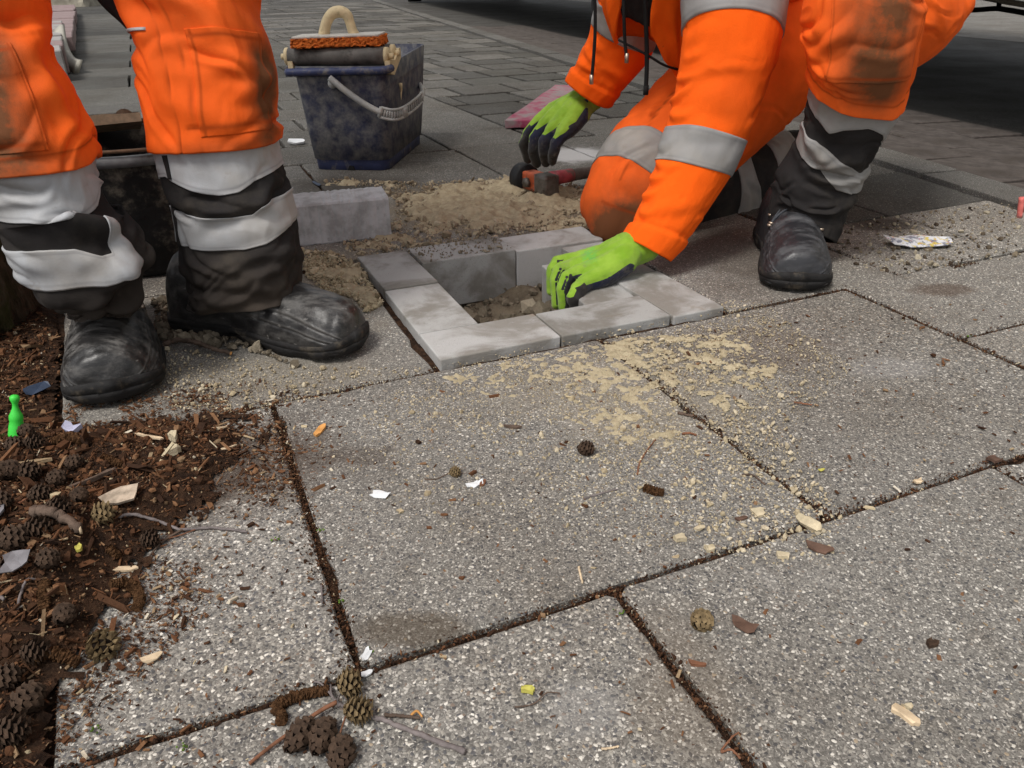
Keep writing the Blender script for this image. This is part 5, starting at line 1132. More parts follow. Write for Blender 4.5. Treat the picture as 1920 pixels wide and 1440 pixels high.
# ------------------------------------------------------------------ parked vehicles over the road
M_UNDER = simple('black_underbody', (.010, .010, .010), .8, .2, .4, 8, .3, .004)
M_BODY = simple('beige_vehicle_paint', (.50, .46, .36), .35, .5, .05, 5, .02, .001)
M_BODY2 = simple('dark_grey_vehicle_paint', (.05, .055, .06), .35, .5, .05, 5, .02, .001)
M_TYRE = simple('tyre_rubber', (.014, .014, .014), .85, .2, .3, 20, .4, .003)
M_RIMM = simple('wheel_rim', (.3, .3, .31), .4, .5, .1, 20, .1, .001, metallic=.6)
M_GLASS = simple('vehicle_glass', (.02, .025, .028), .08, .5, .1, 3, 0, .001)
lorry = thing('parked_lorry', 'beige lorry parked along the kerb, its dark underside over the road behind the kneeling worker', 'lorry', (*kr(5, 2), -.02))
LT0, LL, LP0, LW = -2.2, 19.0, .58, 2.45
K3 = lambda t, p, z: np.array([*kr(LT0+t, LP0+p), z])
def lbox(name, t0, t1, p0, p1, z0, z1, mat, parent, bv=.02): 
    return bevel(obj(name, [K3(t, p, z) for z in (z0, z1) for t, p in ((t0, p0), (t1, p0), (t1, p1), (t0, p1))], BOXF, mat, parent, False), bv, 2)
lbox('cargo_body', 0, LL-2.6, 0, LW, .48, 2.9, M_BODY, lorry, .03)
cab = lbox('cab', LL-2.4, LL, .05, LW-.05, .50, 2.6, M_BODY, lorry, .08)
for p0, p1 in ((.03, .06), (LW-.06, LW-.03)): lbox('window', LL-1.9, LL-.6, p0, p1, 1.5, 2.2, M_GLASS, cab, .01)
lbox('windscreen', LL-.02, LL+.012, .25, LW-.25, 1.4, 2.25, M_GLASS, cab, .004)
lbox('chassis', .1, LL-.3, .20, 1.45, .41, .52, M_UNDER, lorry)
for t in (6.2, LL-1.3):
    for p in (.04, LW-.34):
        c = K3(t, p+.15, .34); q = np.r_[KN, 0]; wv, wf = tube_v([c-q*.14, c-q*.12, c+q*.12, c+q*.14], [.31, .345, .345, .31], 36); w_ = obj('wheel', wv, wf, M_TYRE, lorry)
        s_ = -1 if p < 1 else 1; wv, wf = tube_v([c+q*(.142*s_-.004), c+q*(.142*s_+.004)], .2, 24); obj('rim', wv, wf, M_RIMM, w_)
PL = (np.r_[KP+KN*2.78, 0], np.r_[KN, 0]); px_ = lambda x, y: ATP(x, y, *PL)
mb = MB(); mb.tube(catmull([px_(1780, 40), px_(1800, 22), px_(1840, 18), px_(1868, 16), px_(1885, 18), px_(1920, 24), px_(1990, 38)], 40), .016, 8); mb.tube([px_(1873, 17), px_(1874, -30)], .014, 8); mb.tube([px_(1800, 22), px_(1822, -30)], .022, 8)
mb.build('underrun_bar', M_UNDER, lorry)
P = [px_(1830, -8), px_(1870, 0), px_(1925, 9), px_(2050, 34)]; V, F = tube_v(P, .018, 8); obj('sill', V, F, M_BODY, lorry)

# ------------------------------------------------------------------ tree at the left edge
M_TRUNK = NT('mossy_bark', .95, .1); p = M_TRUNK.objc(); nn_ = M_TRUNK.noise(10, 6, .7, M_TRUNK.n('Mapping', {'Vector': p, 'Scale': (4, 4, .8)}).outputs[0])
c_ = M_TRUNK.mix(M_TRUNK.rng(nn_, .3, .7), (.028, .02, .013), (.15, .115, .08)); c_ = M_TRUNK.mix(M_TRUNK.rng(M_TRUNK.noise(12, 5, .65, p), .48, .66, 0, .75), c_, (.055, .06, .016)); M_TRUNK = M_TRUNK.done(c_, None, M_TRUNK.bump(nn_, 1.0, .015))
tree = thing('tree', 'mossy trunk of a tree standing in the soil bed at the left edge', 'tree', (-1.02, 1.17, 0))
P = catmull([(-1.02, 1.15, -.12), (-1.0, 1.16, .0), (-1.005, 1.17, .10), (-1.03, 1.19, .25), (-1.08, 1.22, .6), (-1.13, 1.25, 1.4), (-1.16, 1.28, 3.0), (-1.2, 1.3, 4.2)], 120)
rr = np.interp(np.linspace(0, 7, 120), range(8), [.26, .19, .175, .165, .16, .15, .13, .10]); V, F = tube_v(P, rr, 72)
ang = np.arctan2(V[:, 1]-np.repeat(P[:, 1], 72), V[:, 0]-np.repeat(P[:, 0], 72)); dr = (fbm(np.cos(ang)*5, np.sin(ang)*5, V[:, 2]*4, 4, 9)-.5)*.07 + (1-np.abs(2*fbm(np.cos(ang)*13, np.sin(ang)*13, V[:, 2]*3, 3, 19)-1))*.018
V[:, 0] += np.cos(ang)*dr; V[:, 1] += np.sin(ang)*dr; trk = obj('trunk', V, F, M_TRUNK, tree)
mb = MB(); r = np.random.default_rng(8)
tips = []
for i in range(9):
    a = i*2.4; b0 = P[80+i*4]; e = b0 + np.array([math.cos(a)*1.1, math.sin(a)*1.1, .9+.3*r.random()]); q = catmull([b0, (b0+e)/2+[0, 0, .15], e], 10); mb.tube(q, np.linspace(.045, .012, 10), 8); tips += [q[k] for k in (5, 7, 9)]
mb.build('limb', M_TRUNK, tree)
M_LEAF = mat_ramp('tree_leaf', [(0, (.025, .05, .012)), (1, (.08, .12, .03))], bs=60, bump=.1)
n = 1500; c = np.array(tips)[r.integers(0, len(tips), n)] + r.normal(0, .28, (n, 3)); c[:, 2] = np.maximum(c[:, 2], 2.6)
setp(scatter('crown', [(np.array([(-1, 0, 0), (0, -.5, .1), (1, 0, 0), (0, .5, .1)], float), np.array([(0, 1, 2), (0, 2, 3)]))], c, r.uniform(.03, .05, n), rot_rand(n, r), r.random(n), M_LEAF, tree), kind='stuff')

# ------------------------------------------------------------------ far left: stacked pavers, sheet, stone and plant
M_PINKB = simple('pinkish_paver', (.25, .185, .18), .85, .2, .2, 12, .3, .002); M_GREYB = simple('grey_paver', (.30, .28, .27), .85, .2, .2, 12, .3, .002)
c = G(137, 69, .0); st = thing('paver_stack', 'low stack of pinkish and grey pavers beyond the standing worker', 'paver stack', tuple(c))
def stack(pa, pb, z, rows, cols, w, mats, hgt):
    A_, B_ = G(*pa, z), G(*pb, z); d = (B_-A_); Lr = np.linalg.norm(d)/rows; d /= np.linalg.norm(d); nl = np.array([-d[1], d[0], 0])
    for i in range(rows):
        for j in range(cols):
            o = obj('paver', box_v(0, 0, 0, Lr-.012, w-.012, hgt), BOXF, mats[(i*2+j) % len(mats)], None, False); o.parent = st
            p = A_+d*Lr*(i+.5)+nl*w*(j+.5)+[r.normal(0, .006), 0, -hgt/2+r.normal(0, .004)]; o.location = Vector(p-c); o.rotation_euler = (0, 0, math.atan2(d[1], d[0])+r.normal(0, .008)); bevel(o, .006, 1)
stack((136, 68), (142, 9), .14, 13, 2, .36, [M_PINKB], .10); stack((136, 74), (141, 30), .035, 8, 2, .36, [M_PINKB, M_GREYB], .03)
stack((117, 92), (117, 37), .17, 9, 2, .3, [M_GREYB, M_GREYB, M_PINKB], .16)
# curved pale sheet
q = [AT(113, 46, 6.2), AT(116, 70, 5.9), AT(121, 90, 5.6), AT(131, 108, 5.3), AT(146, 113, 5.15)]; q2 = [AT(96, 60, 6.2), AT(96, 84, 5.9), AT(100, 104, 5.6), AT(112, 126, 5.3), AT(139, 138, 5.1)]
A_, B_ = catmull(q, 24), catmull(q2, 24); V = np.concatenate([A_, B_, A_+[.02, .02, 0], B_+[.02, .02, 0]]); F = []
for i in range(23): F += [(i, i+1, 25+i, 24+i), (48+i, 72+i, 73+i, 49+i), (i, 48+i, 49+i, i+1), (24+i, 25+i, 73+i, 72+i)]
F += [(0, 24, 72, 48), (23, 71, 95, 47)]
setp(obj('sheet', V, F, simple('pale_sheet', (.36, .34, .29), .7, .3, .15, 6, .2, .002), None), 'curved pale sheet leaning beside the stack of pavers', 'sheet')
c = G(112, 12); c[2] = 0; V, F = lumpbox(0, 0, .3, 1.6, 1.0, .7, 10, 6, 5, .012, np.random.default_rng(1)); setp(obj('stone_block', V+[c[0], c[1], 0], F, simple('sandstone', (.33, .30, .24), .9, .2, .2, 6, .4, .004), None, False), 'sandy stone block lying beyond the paver stack', 'stone')
c = G(150, 8); pl = thing('plant', 'small green plant growing beside the stone block', 'plant', tuple(c)); n = 60
mb = MB(); 
for i in range(5): mb.tube([c, c+np.array([r.normal(0, .06), r.normal(0, .06), .25+.1*r.random()])], .006, 5)
mb.build('stem', M_BARK, pl)
setp(scatter('foliage', [(np.array([(-1, 0, 0), (0, -.5, .1), (1, 0, 0), (0, .5, .1)], float), np.array([(0, 1, 2), (0, 2, 3)]))], c+r.normal(0, .12, (n, 3))*[1, 1, .7]+[0, 0, .2], r.uniform(.05, .10, n), rot_rand(n, r), r.random(n), mat_ramp('plant_leaf', [(0, (.05, .12, .02)), (1, (.16, .30, .05))], bs=60, bump=.1), pl), kind='stuff')

# ------------------------------------------------------------------ sand, crumbs and litter
def wpoly(px): return np.array([G(*p)[:2] for p in px])
def hfield(name, poly, st, hfun, mat, z0=0.0, **kw):
    x0, y0 = poly.min(0); x1, y1 = poly.max(0); X, Y, F = gridmesh(x0, x1, y0, y1, st); P = np.stack([X, Y], -1)
    h = hfun(X, Y, poly_sd(P, poly)).ravel(); keep = (h > 0)[F].any(1); F = F[keep]
    V = np.c_[X.ravel(), Y.ravel(), z0+np.maximum(h, -.0015)]; used = np.unique(F); mp = np.zeros(len(V), int); mp[used] = np.arange(len(used))
    return setp(obj(name, V[used], mp[F], mat, None, True), **kw)
front = wpoly([(800, 700), (960, 668), (1060, 650), (1200, 628), (1380, 620), (1470, 690), (1440, 760), (1330, 800), (1280, 850), (1180, 840), (1080, 800), (980, 760), (880, 740)])
ridge = wpoly([(1000, 668), (1090, 650), (1180, 690), (1250, 760), (1300, 770), (1210, 820), (1120, 800), (1130, 740), (1050, 700)])
def hf(X, Y, d):
    d2 = poly_sd(np.stack([X, Y], -1), ridge)
    n = .55*fbm(X*24, Y*24, 0, 4, 31)+.45*fbm(X*85, Y*85, 0, 4, 33); m = fbm(X*9, Y*9, 3, 3, 35)
    g = fbm(X*150, Y*150, 0, 3, 37)
    return .013*(n-.615+.13*sstep(-.03, .05, d2)+.16*(m-.5)+.05*sstep(0, .05, d)) - .05*sstep(.01, -.03, d) + (g-.5)*.0075*sstep(.2, .5, n)
hfield('sand', front, .0022, hf, M_SAND, .0005, label='thin ragged patches of yellow sand spilled in front of the paver square', cat='sand', kind='stuff')
back = wpoly([(640, 470), (650, 440), (740, 415), (745, 380), (700, 352), (600, 350), (620, 338), (800, 345), (960, 335), (1100, 350), (1110, 430), (1080, 428), (940, 448), (760, 476), (690, 488)])
bheap = wpoly([(760, 400), (800, 362), (900, 340), (1000, 340), (1090, 362), (1100, 420), (960, 425), (840, 430)])
def hb_(X, Y, d):
    d2 = poly_sd(np.stack([X, Y], -1), bheap); n = fbm(X*18, Y*18, 0, 5, 41)
    return .034*(n-.56+.42*sstep(-.06, .12, d2)) + .018*(fbm(X*42, Y*42, 0, 4, 45)-.5) - .05*sstep(.012, -.02, d) + (fbm(X*70, Y*70, 0, 3, 47)-.5)*.008
hfield('sand', back, .0038, hb_, M_SANDW, .0005, label='low heap of damp brown sand between the hammer and the far pavers', cat='sand', kind='stuff')
lft = wpoly([(560, 470), (640, 480), (680, 505), (720, 570), (690, 590), (660, 560), (600, 545), (575, 520)])
hfield('sand', lft, .0035, lambda X, Y, d: .022*(fbm(X*20, Y*20, 0, 5, 51)-.46+.2*sstep(0, .05, d)) - .05*sstep(.01, -.03, d) + (fbm(X*80, Y*80, 0, 3, 57)-.5)*.006, M_SANDW, .0005, label='crumbled sand beside the left edge of the paver square', cat='sand', kind='stuff')
hl = wpoly([(285, 560), (350, 560), (420, 625), (560, 690), (470, 660), (380, 650), (300, 640)])
hfield('sand', hl, .0035, lambda X, Y, d: .030*(fbm(X*22, Y*22, 0, 5, 61)-.50+.2*sstep(0, .04, d)) - .05*sstep(.01, -.03, d), M_PITS, .0005, label='clods of dirty sand under the heel of the planted boot', cat='sand', kind='stuff')

def inside_pts(poly, n, rng, dens=None):
    lo, hi = poly.min(0), poly.max(0); out = np.zeros((0, 2))
    while len(out) < n:
        p = rng.uniform(lo, hi, (n*2, 2)); k = poly_sd(p, poly) > 0
        if dens is not None: k &= rng.random(len(p)) < dens(p)
        out = np.concatenate([out, p[k]])
    return out[:n]
r = np.random.default_rng(21)
LUMP = lumps(10, .35, 9); CHIP = chips(8, 15)
def crumbs(name, poly, n, mu, sg, lo, hi, mat, colf, label, z=0.0, dens=None, flat=.7):
    P = inside_pts(poly, n, r, dens); s = np.exp(r.normal(mu, sg, n)).clip(lo, hi); S = np.stack([s, s*r.uniform(.6, 1, n), s*flat*r.uniform(.6, 1, n)], 1)
    return setp(scatter(name, LUMP, np.c_[P, z+S[:, 2]*.5], S, rot_rand(n, r), colf(n), mat), label, 'sand', kind='stuff')
wide = wpoly([(760, 720), (900, 640), (1100, 600), (1420, 560), (1600, 690), (1500, 800), (1570, 1000), (1480, 1080), (1330, 1040), (1000, 1000), (700, 1000), (600, 850)])
dmask = lambda p: np.clip(.10 + 1.1*sstep(-.30, .12, poly_sd(p, front))*sstep(.38, .66, fbm(p[:, 0]*13, p[:, 1]*13, 0, 4, 71)) + .4*sstep(.5, .62, fbm(p[:, 0]*30, p[:, 1]*30, 0, 3, 73))*sstep(-.35, -.05, poly_sd(p, front)), 0, 1)
crumbs('sand_crumbs', wide, 15000, -7.25, .6, .0004, .0052, M_CRUMB, lambda n: r.random(n), 'scattered crumbs of yellow sand over the slabs in front of the pavers', .001, dmask)
corner = wpoly([(1260, 800), (1420, 780), (1580, 960), (1560, 1060), (1400, 1060), (1250, 960)])
crumbs('sand_crumbs', corner, 1200, -6.75, .6, .0006, .006, M_CRUMB, lambda n: .35+.65*r.random(n), 'yellow sand crumbs gathered towards the slab corner', .001)
crumbs('sand_crumbs', back, 4200, -6.15, .6, .0008, .013, mat_ramp('damp_crumbs', [(0, (.19, .15, .10)), (.5, (.34, .275, .19)), (1, (.54, .46, .33))], bs=500), lambda n: r.random(n), 'clods and crumbs of damp sand behind the far pavers', .004)
crumbs('sand_crumbs', lft, 1500, -6.1, .55, .001, .011, M_CRUMB, lambda n: r.random(n)*.8, 'sand crumbs beside the left pavers', .003)
crumbs('sand_crumbs', hl, 500, -5.5, .6, .001, .016, M_CLOD, lambda n: r.random(n), 'dirty clods around the planted boot', .003)
lbk = wpoly([(300, 650), (560, 690), (800, 690), (700, 730), (420, 780), (300, 760)])
crumbs('sand_crumbs', lbk, 1400, -6.9, .65, .0007, .006, M_CRUMB, lambda n: r.random(n), 'sand crumbs scattered on the slab by the boots', .001)
tops = [uv(a, b) for a, b in ((.40, 1.412), (.60, 1.412), (.60, 1.512), (.40, 1.512))]
crumbs('sand_crumbs', np.array(tops), 260, -6.4, .5, .0008, .005, M_CLOD, lambda n: .3+.6*r.random(n), 'crumbs of soil lying on the far paver', .016)
far_s = wpoly([(1560, 420), (1900, 380), (1920, 480), (1700, 520), (1570, 500)])
crumbs('sand_crumbs', far_s, 700, -6.1, .6, .001, .008, mat_ramp('far_crumbs', [(0, (.05, .035, .025)), (.5, (.2, .16, .11)), (1, (.45, .4, .3))]), lambda n: r.random(n), 'crumbs and dirt on the slabs beside the kneeling boot', .001)

# soil bed on the left and the litter that has spread from it over the slabs
LP_ = [(118, 640), (112, 800), (200, 800), (330, 775), (480, 775), (520, 800), (490, 870), (430, 905), (400, 960), (310, 1005), (330, 1030), (265, 1075), (262, 1150), (235, 1180), (225, 1240), (120, 1290), (95, 1300), (92, 1500), (-250, 1700), (-500, 1100), (-350, 700), (-100, 560), (60, 560)]
lit = wpoly(LP_)
def bedh(X, Y):
    P = np.stack([X, Y], -1); d = poly_sd(P, lit); e = -((P-np.array(EDGE_P)) @ EDGE_N)   # e > 0 over the slabs
    n = fbm(X*14, Y*14, 0, 5, 81); f = np.hypot(X+.56, Y-.62)
    pile = .030*sstep(.42, .05, f)
    bed = sstep(.02, -.03, e)
    return np.where(d > 0, .002, 0) + sstep(-.005, .09, d)*(.008+pile*.9)*(.5+n) + bed*.004 + (n-.5)*.012 - .012*sstep(.0, -.02, d) - .006*(1-bed)*sstep(.12, 0, d)*(fbm(X*30, Y*30, 1, 3, 83) > .5), d, e
lo, hi = np.array([-1.5, .26]), lit.max(0); X, Y, F = gridmesh(lo[0], hi[0], lo[1], 1.75, .006)
h, d, e = bedh(X, Y); h = h - .02*sstep(0, .02, -d)*(e > 0) ; keepv = ((h > .0005) | (e < -.004)) & ((e < 0) | (d > -.01))
F = F[keepv.ravel()[F].all(1)]
soil = setp(obj('soil_bed', np.c_[X.ravel(), Y.ravel(), h.ravel()], F, M_SOIL, None, True), kind='structure')
n = 34000; lo2 = np.array([-1.0, .3]); P = inside_pts(lit, n, r, lambda p: ((p[:, 0] > -1.25) & (p[:, 1] > .3))*np.clip(.16+.84*sstep(-.01, .10, poly_sd(p, lit)), 0, 1)*sstep(1.3, .55, np.hypot(p[:, 0]+.45, p[:, 1]-.6)))
z, d_, _ = bedh(P[:, 0], P[:, 1]); k = r.random(n)
s = np.exp(r.normal(-6.85, .66, n)).clip(.0004, .0085); fine = (k < .62)
S = np.where(fine[:, None], np.stack([s*r.uniform(.8, 1.4, n), s*r.uniform(.7, 1.1, n), s*r.uniform(.5, .9, n)], 1), np.stack([s*r.uniform(1.2, 3.6, n), s*r.uniform(.22, .7, n), s*r.uniform(.12, .35, n)], 1))
colr = np.clip(r.beta(2.0, 2.6, n), 0, .84); pale = r.random(n) < .055; colr = np.where(pale, r.uniform(.84, 1, n), colr); S = np.where(pale[:, None], S*.75, S)
R_ = np.where((r.random(n) < .55)[:, None, None], rot_flat(n, .35, r), rot_rand(n, r))
fi = np.where(fine)[0]; ci = np.where(~fine)[0]
setp(scatter('litter', LUMP, np.c_[P[fi], np.maximum(z[fi], .001)+S[fi, 2]*.5], S[fi], R_[fi], colr[fi], M_LITTER), 'dark brown crumbly soil and cone litter heaped over the slab edge at left', 'litter', kind='stuff')
setp(scatter('litter', CHIP, np.c_[P[ci], np.maximum(z[ci], .001)+S[ci, 2]+.001], S[ci], R_[ci], colr[ci], M_LITTER), 'bark chips, husks and needles lying over the soil at left', 'litter', kind='stuff')
n = 5200; P = inside_pts(wpoly([(100, 1430), (240, 1300), (420, 1120), (600, 900), (640, 760), (450, 700), (120, 760)]), n, r, lambda p: np.clip(.9*sstep(-.11, -.005, poly_sd(p, lit))*sstep(.36, .6, fbm(p[:, 0]*22, p[:, 1]*22, 0, 3, 95))*1.6, 0, 1)*(poly_sd(p, lit) < .004))
s = np.exp(r.normal(-7.2, .6, n)).clip(.0003, .004); S = np.stack([s*r.uniform(.9, 2.4, n), s*r.uniform(.4, .9, n), s*r.uniform(.3, .6, n)], 1)
setp(scatter('litter', LUMP, np.c_[P, S[:, 2]*.5+.0006], S, rot_flat(n, .3, r), np.where(r.random(n) < .06, r.uniform(.84, 1, n), np.clip(r.beta(2, 2.4, n), 0, .8)), M_LITTER), 'thin brown soil crumbs spread past the litter edge on the slab', 'litter', kind='stuff')
# sparse bits over every slab
allp = wpoly([(0, 1500), (1990, 1500), (1990, 560), (1500, 590), (850, 700), (300, 780)]); n = 2600
P = inside_pts(allp, n, r, lambda p: np.clip(.16 + .85*sstep(-.20, .0, poly_sd(p, lit)), 0, 1)); s = np.exp(r.normal(-7.25, .55, n)).clip(.0004, .0032)
S = np.stack([s*r.uniform(.9, 2.6, n), s*r.uniform(.4, .9, n), s*r.uniform(.25, .6, n)], 1)
colr = np.where(r.random(n) < .16, r.uniform(.84, 1, n), r.uniform(.1, .82, n))
setp(scatter('litter', CHIP, np.c_[P, S[:, 2]+.0008], S, rot_flat(n, .2, r), colr, M_LITTER), 'small brown husks and specks scattered over the slabs', 'litter', kind='stuff')
# dirt filling the joints
segs = []
def addj(u0, v0, u1, v1, dens=1.0, w=.006): segs.append((uv(u0, v0), uv(u1, v1), dens, w))
for v_ in RV[1:3]: addj(-.2, v_, 1.4, v_, 1.0)
addj(-.25, .985, .3, .985, 1.1); addj(.81, .985, 1.4, .99, 1.0); addj(.061, .482, .061, .985, 2.0, .011); addj(.563, .482, .563, .985, 1.3); addj(1.068, .482, 1.068, 1.0, 1.3); addj(.303, -.02, .303, .482, 1.5, .008); addj(.803, -.02, .803, .482, 1.); addj(.81, .985, .81, 1.5, .7); addj(1.205, 1.0, 1.205, 1.6, 1.); addj(1.07, .745, 1.6, .745, 1.)
Pj, wj = [], []
for a, b, dn, w in segs:
    k = int(np.linalg.norm(b-a)*3000*dn); t = r.random(k)[:, None]; nn = np.array([-(b-a)[1], (b-a)[0]])/np.linalg.norm(b-a)
    wv = w*(.5+1.3*fbm((a+(b-a)*t)[:, 0]*18, (a+(b-a)*t)[:, 1]*18, 0, 3, 91))[:, None]
    Pj.append(a+(b-a)*t + nn*r.normal(0, 1, (k, 1))*wv*.55)
Pj = np.concatenate(Pj); n = len(Pj); s = np.exp(r.normal(-7.25, .5, n)).clip(.0004, .003)
# crumbs away from the joint line lie on the slabs, the rest sink into it
S = np.stack([s*r.uniform(.8, 1.6, n), s*r.uniform(.6, 1, n), s*r.uniform(.4, .8, n)], 1); jc = np.clip(r.beta(1.5, 4.2, n), 0, .75); jc = np.where(r.random(n) < .03, r.uniform(.85, 1, n), jc)
dj = np.full(n, 1.)
for a, b, dn, w in segs:
    ab = b-a; t = np.clip(((Pj-a) @ ab)/(ab @ ab), 0, 1)[:, None]; dj = np.minimum(dj, np.linalg.norm(Pj-a-ab*t, axis=1))
setp(scatter('joint_dirt', LUMP, np.c_[Pj, np.where(dj < .004, -.003+.003*r.random(n), .0008)], S, rot_rand(n, r), jc, M_LITTER), 'dark dirt and fragments packed in the joints between the slabs', 'dirt', kind='stuff')
# a few specks of moss in the joints
M_MOSS = mat_ramp('moss', [(0, (.05, .085, .012)), (1, (.13, .22, .035))], bs=600)
mp = [(600, 995), (638, 1128), (345, 1400), (1815, 632), (1160, 1150), (520, 1010), (60, 1430), (20, 1225), (20, 1258), (180, 1370), (40, 1370), (690, 1222)]
P = np.concatenate([np.array(G(*q)[:2])+r.normal(0, .0022, (6, 2)) for q in mp]); n = len(P)
setp(scatter('moss', LUMP, np.c_[P, np.full(n, .002)], r.uniform(.0006, .0014, n), rot_rand(n, r), r.random(n), M_MOSS), 'bright green specks of moss in the joints and soil', 'moss', kind='stuff')

# ------------------------------------------------------------------ countable bits: cones, catkins, twigs, chips, scraps
def cone(px, py, ln, wd, az, mat, label, z=None, n=52, tilt=0.1, spiky=0.0, group='alder cones'):
    p = G(px, py, .006); base, _, _ = bedh(np.array([p[0]]), np.array([p[1]])); hz_ = max(0, float(base[0])) if poly_sd(p[None, :2], lit)[0] > 0 else 0
    t = thing('alder_cone', label, 'cone', (p[0], p[1], hz_+wd*.92), group)
    rg = np.random.default_rng(int(px*7+py)); i = np.arange(n); x = (i+.5)/n; ph = i*2.39996; prof = np.sin(np.pi*np.clip(x, .04, .97))**.62
    V, F = [], []; k = 0
    core_v, core_f = ICO2; cv = core_v*[ln*.47, wd*.86, wd*.86]
    for j in range(n):
        ax = (x[j]-.5)*ln; rd = wd*prof[j]*.88; c, s_ = math.cos(ph[j]), math.sin(ph[j]); o = np.array([0, c, s_]); tg = np.array([0, -s_, c]); a = np.array([1., 0, 0])
        w_ = wd*.42*(.5+.5*prof[j])*rg.uniform(.8, 1.1); h_ = ln*.13; out = wd*(.34+spiky*.30)*rg.uniform(.7, 1.3)
        b0 = a*ax+o*rd; tip = b0+o*out+a*h_*.55*rg.uniform(.5, 1.3)
        V += [b0-tg*w_-a*h_*.5, b0+tg*w_-a*h_*.5, tip+tg*w_*(.75-.5*spiky), tip-tg*w_*(.75-.5*spiky), b0+a*h_*.55-o*wd*.06]
        F += [(k, k+1, k+2, k+3), (k+3, k+2, k+4), (k, k+3, k+4), (k+1, k+4, k+2)]; k += 5
    V = np.array(V); Rm = rotz(az) @ np.array([[math.cos(tilt), 0, math.sin(tilt)], [0, 1, 0], [-math.sin(tilt), 0, math.cos(tilt)]])
    o = obj('core', cv @ Rm.T, core_f, M_CORE, None, True); o.parent = t
    o = obj('scales', V @ Rm.T, F, mat, None, False); o.parent = t; o['kind'] = 'stuff'
    return t
cone(562, 1382, .030, .0088, 1.25, M_CONE, 'dark open alder cone lying under the reddish twig, left of its cluster'); cone(604, 1384, .031, .0088, 1.5, M_CONE, 'dark alder cone in the middle of the three under the forked twig'); cone(640, 1418, .030, .0088, 1.62, M_CONE, 'dark alder cone at the near right end of the cluster of three')
cone(655, 1286, .018, .0095, .4, M_CONET, 'round tan spiky cone beside the paper flake in the joint', spiky=.8); cone(672, 1334, .021, .0085, .1, M_CONET, 'tan spiky cone behind the fork of the grey twig', spiky=.8)
cone(193, 1215, .026, .011, -.6, M_CONET, 'rounded brown cone at the edge of the soil litter on the slab', spiky=.2); cone(1315, 1167, .019, .0085, .7, M_CONET, 'lone tan cone on the right foreground slab'); cone(1098, 843, .019, .0085, .1, M_CONE, 'small dark cone beside the sand in front of the pavers')
cone(205, 1003, .020, .0095, .9, M_CONET, 'tan spiky cone beside green moss in the litter', spiky=.7); cone(282, 1015, .018, .009, .3, M_CONE, 'dark cone half under the forked twig in the litter')
for q in ((22, 1068, .026, .2), (50, 1078, .025, 1.1), (70, 935, .024, .5), (40, 942, .022, 1.6), (135, 1022, .022, .1), (95, 1055, .024, .3), (118, 938, .02, 1.2), (25, 1010, .022, .8), (85, 885, .02, .2), (45, 885, .02, .9), (60, 1330, .024, 1.4), (30, 1390, .024, .4), (150, 905, .019, 1.0), (20, 950, .022, 1.5), (95, 985, .021, .6), (165, 980, .018, 1.9), (12, 1130, .022, .7), (110, 1110, .02, 1.2), (75, 1240, .022, .2), (130, 1180, .019, 1.7), (18, 1290, .022, 1.0), (62, 850, .018, 1.3)):
    cone(q[0], q[1], q[2], q[2]*.42, q[3], M_CONE, 'dark brown alder cone among the heaped litter at left')
cone(853, 884, .012, .0058, .3, M_CONET, 'tiny tan cone with a stalk in the middle of the large slab', spiky=.5)
def twig(pts, rad, mat, label, cat='twig', extra=(), end=None, h=.003, group=None, name='twig'):
    P = [];
    for q in pts: p = G(*q[:2]); b = bedh(np.array([p[0]]), np.array([p[1]]))[0][0] if poly_sd(p[None, :2], lit)[0] > 0 else 0; P.append(p+[0, 0, max(0, b)+rad+h*(q[2] if len(q) > 2 else .2)])
    n = 8*len(P); C = catmull(P, n); C[1:-1] += np.random.default_rng(int(pts[0][0])).normal(0, rad*.14, (n-2, 3)); V, F = tube_v(C, np.linspace(rad, rad*.72, n)*(1+.12*np.sin(np.arange(n)*1.3)), 7)
    o = obj(name, V, F, mat); setp(o, label, cat, group)
    for e, rr_, m_ in extra:
        E_ = [G(*q[:2])+[0, 0, rr_+h*(q[2] if len(q) > 2 else .2)] for q in e]; E_[0] = C[np.argmin(np.linalg.norm(C[:, :2]-E_[0][:2], axis=1))]; V, F = tube_v(catmull(E_, 14), np.linspace(rr_, rr_*.7, 14), 6); obj('branch', V, F, m_, o)
    if end:
        d = (C[-1]-C[-2]); d /= np.linalg.norm(d); V, F = tube_v([C[-1]-d*.001, C[-1]+d*.0012], rad*.70, 10); obj('cut_end', V, F, end, o)
    return o
twig([(872, 1415), (800, 1387), (720, 1355), (655, 1337, 1), (634, 1330, 2)], .0023, M_GREYTWIG, 'forked grey twig with reddish branch lying over the cones at the bottom', extra=[(((634, 1330, 2), (600, 1345, 1.5), (555, 1375, 1), (510, 1405, .6), (468, 1436)), .0019, M_REDTWIG), (((634, 1330, 2), (624, 1315, 2), (621, 1290, 1)), .0012, M_GREYTWIG), (((655, 1340, 1), (648, 1360, 2), (641, 1390, 3)), .0009, M_REDTWIG), (((620, 1300, 1.4), (640, 1308, 1), (650, 1316, .5)), .0009, M_GREYTWIG), (((621, 1292, 1), (605, 1288, .6), (590, 1281, .2)), .0010, M_GREYTWIG)])
twig([(298, 655), (330, 650, 2), (370, 656, 3), (400, 664, 2), (434, 668)], .0042, M_BARK, 'short brown stick lying on the slab between the two boots', end=M_OWOOD)
twig([(232, 1000), (260, 992, 1), (305, 991), (340, 996), (400, 993), (464, 1001)], .0019, M_GREYTWIG, 'thin grey twig reaching from the litter onto the slab', extra=[(((345, 996), (310, 1015), (290, 1035), (274, 1056)), .0014, M_BARK), (((370, 995), (340, 1005), (300, 1016)), .0009, M_REDTWIG)])
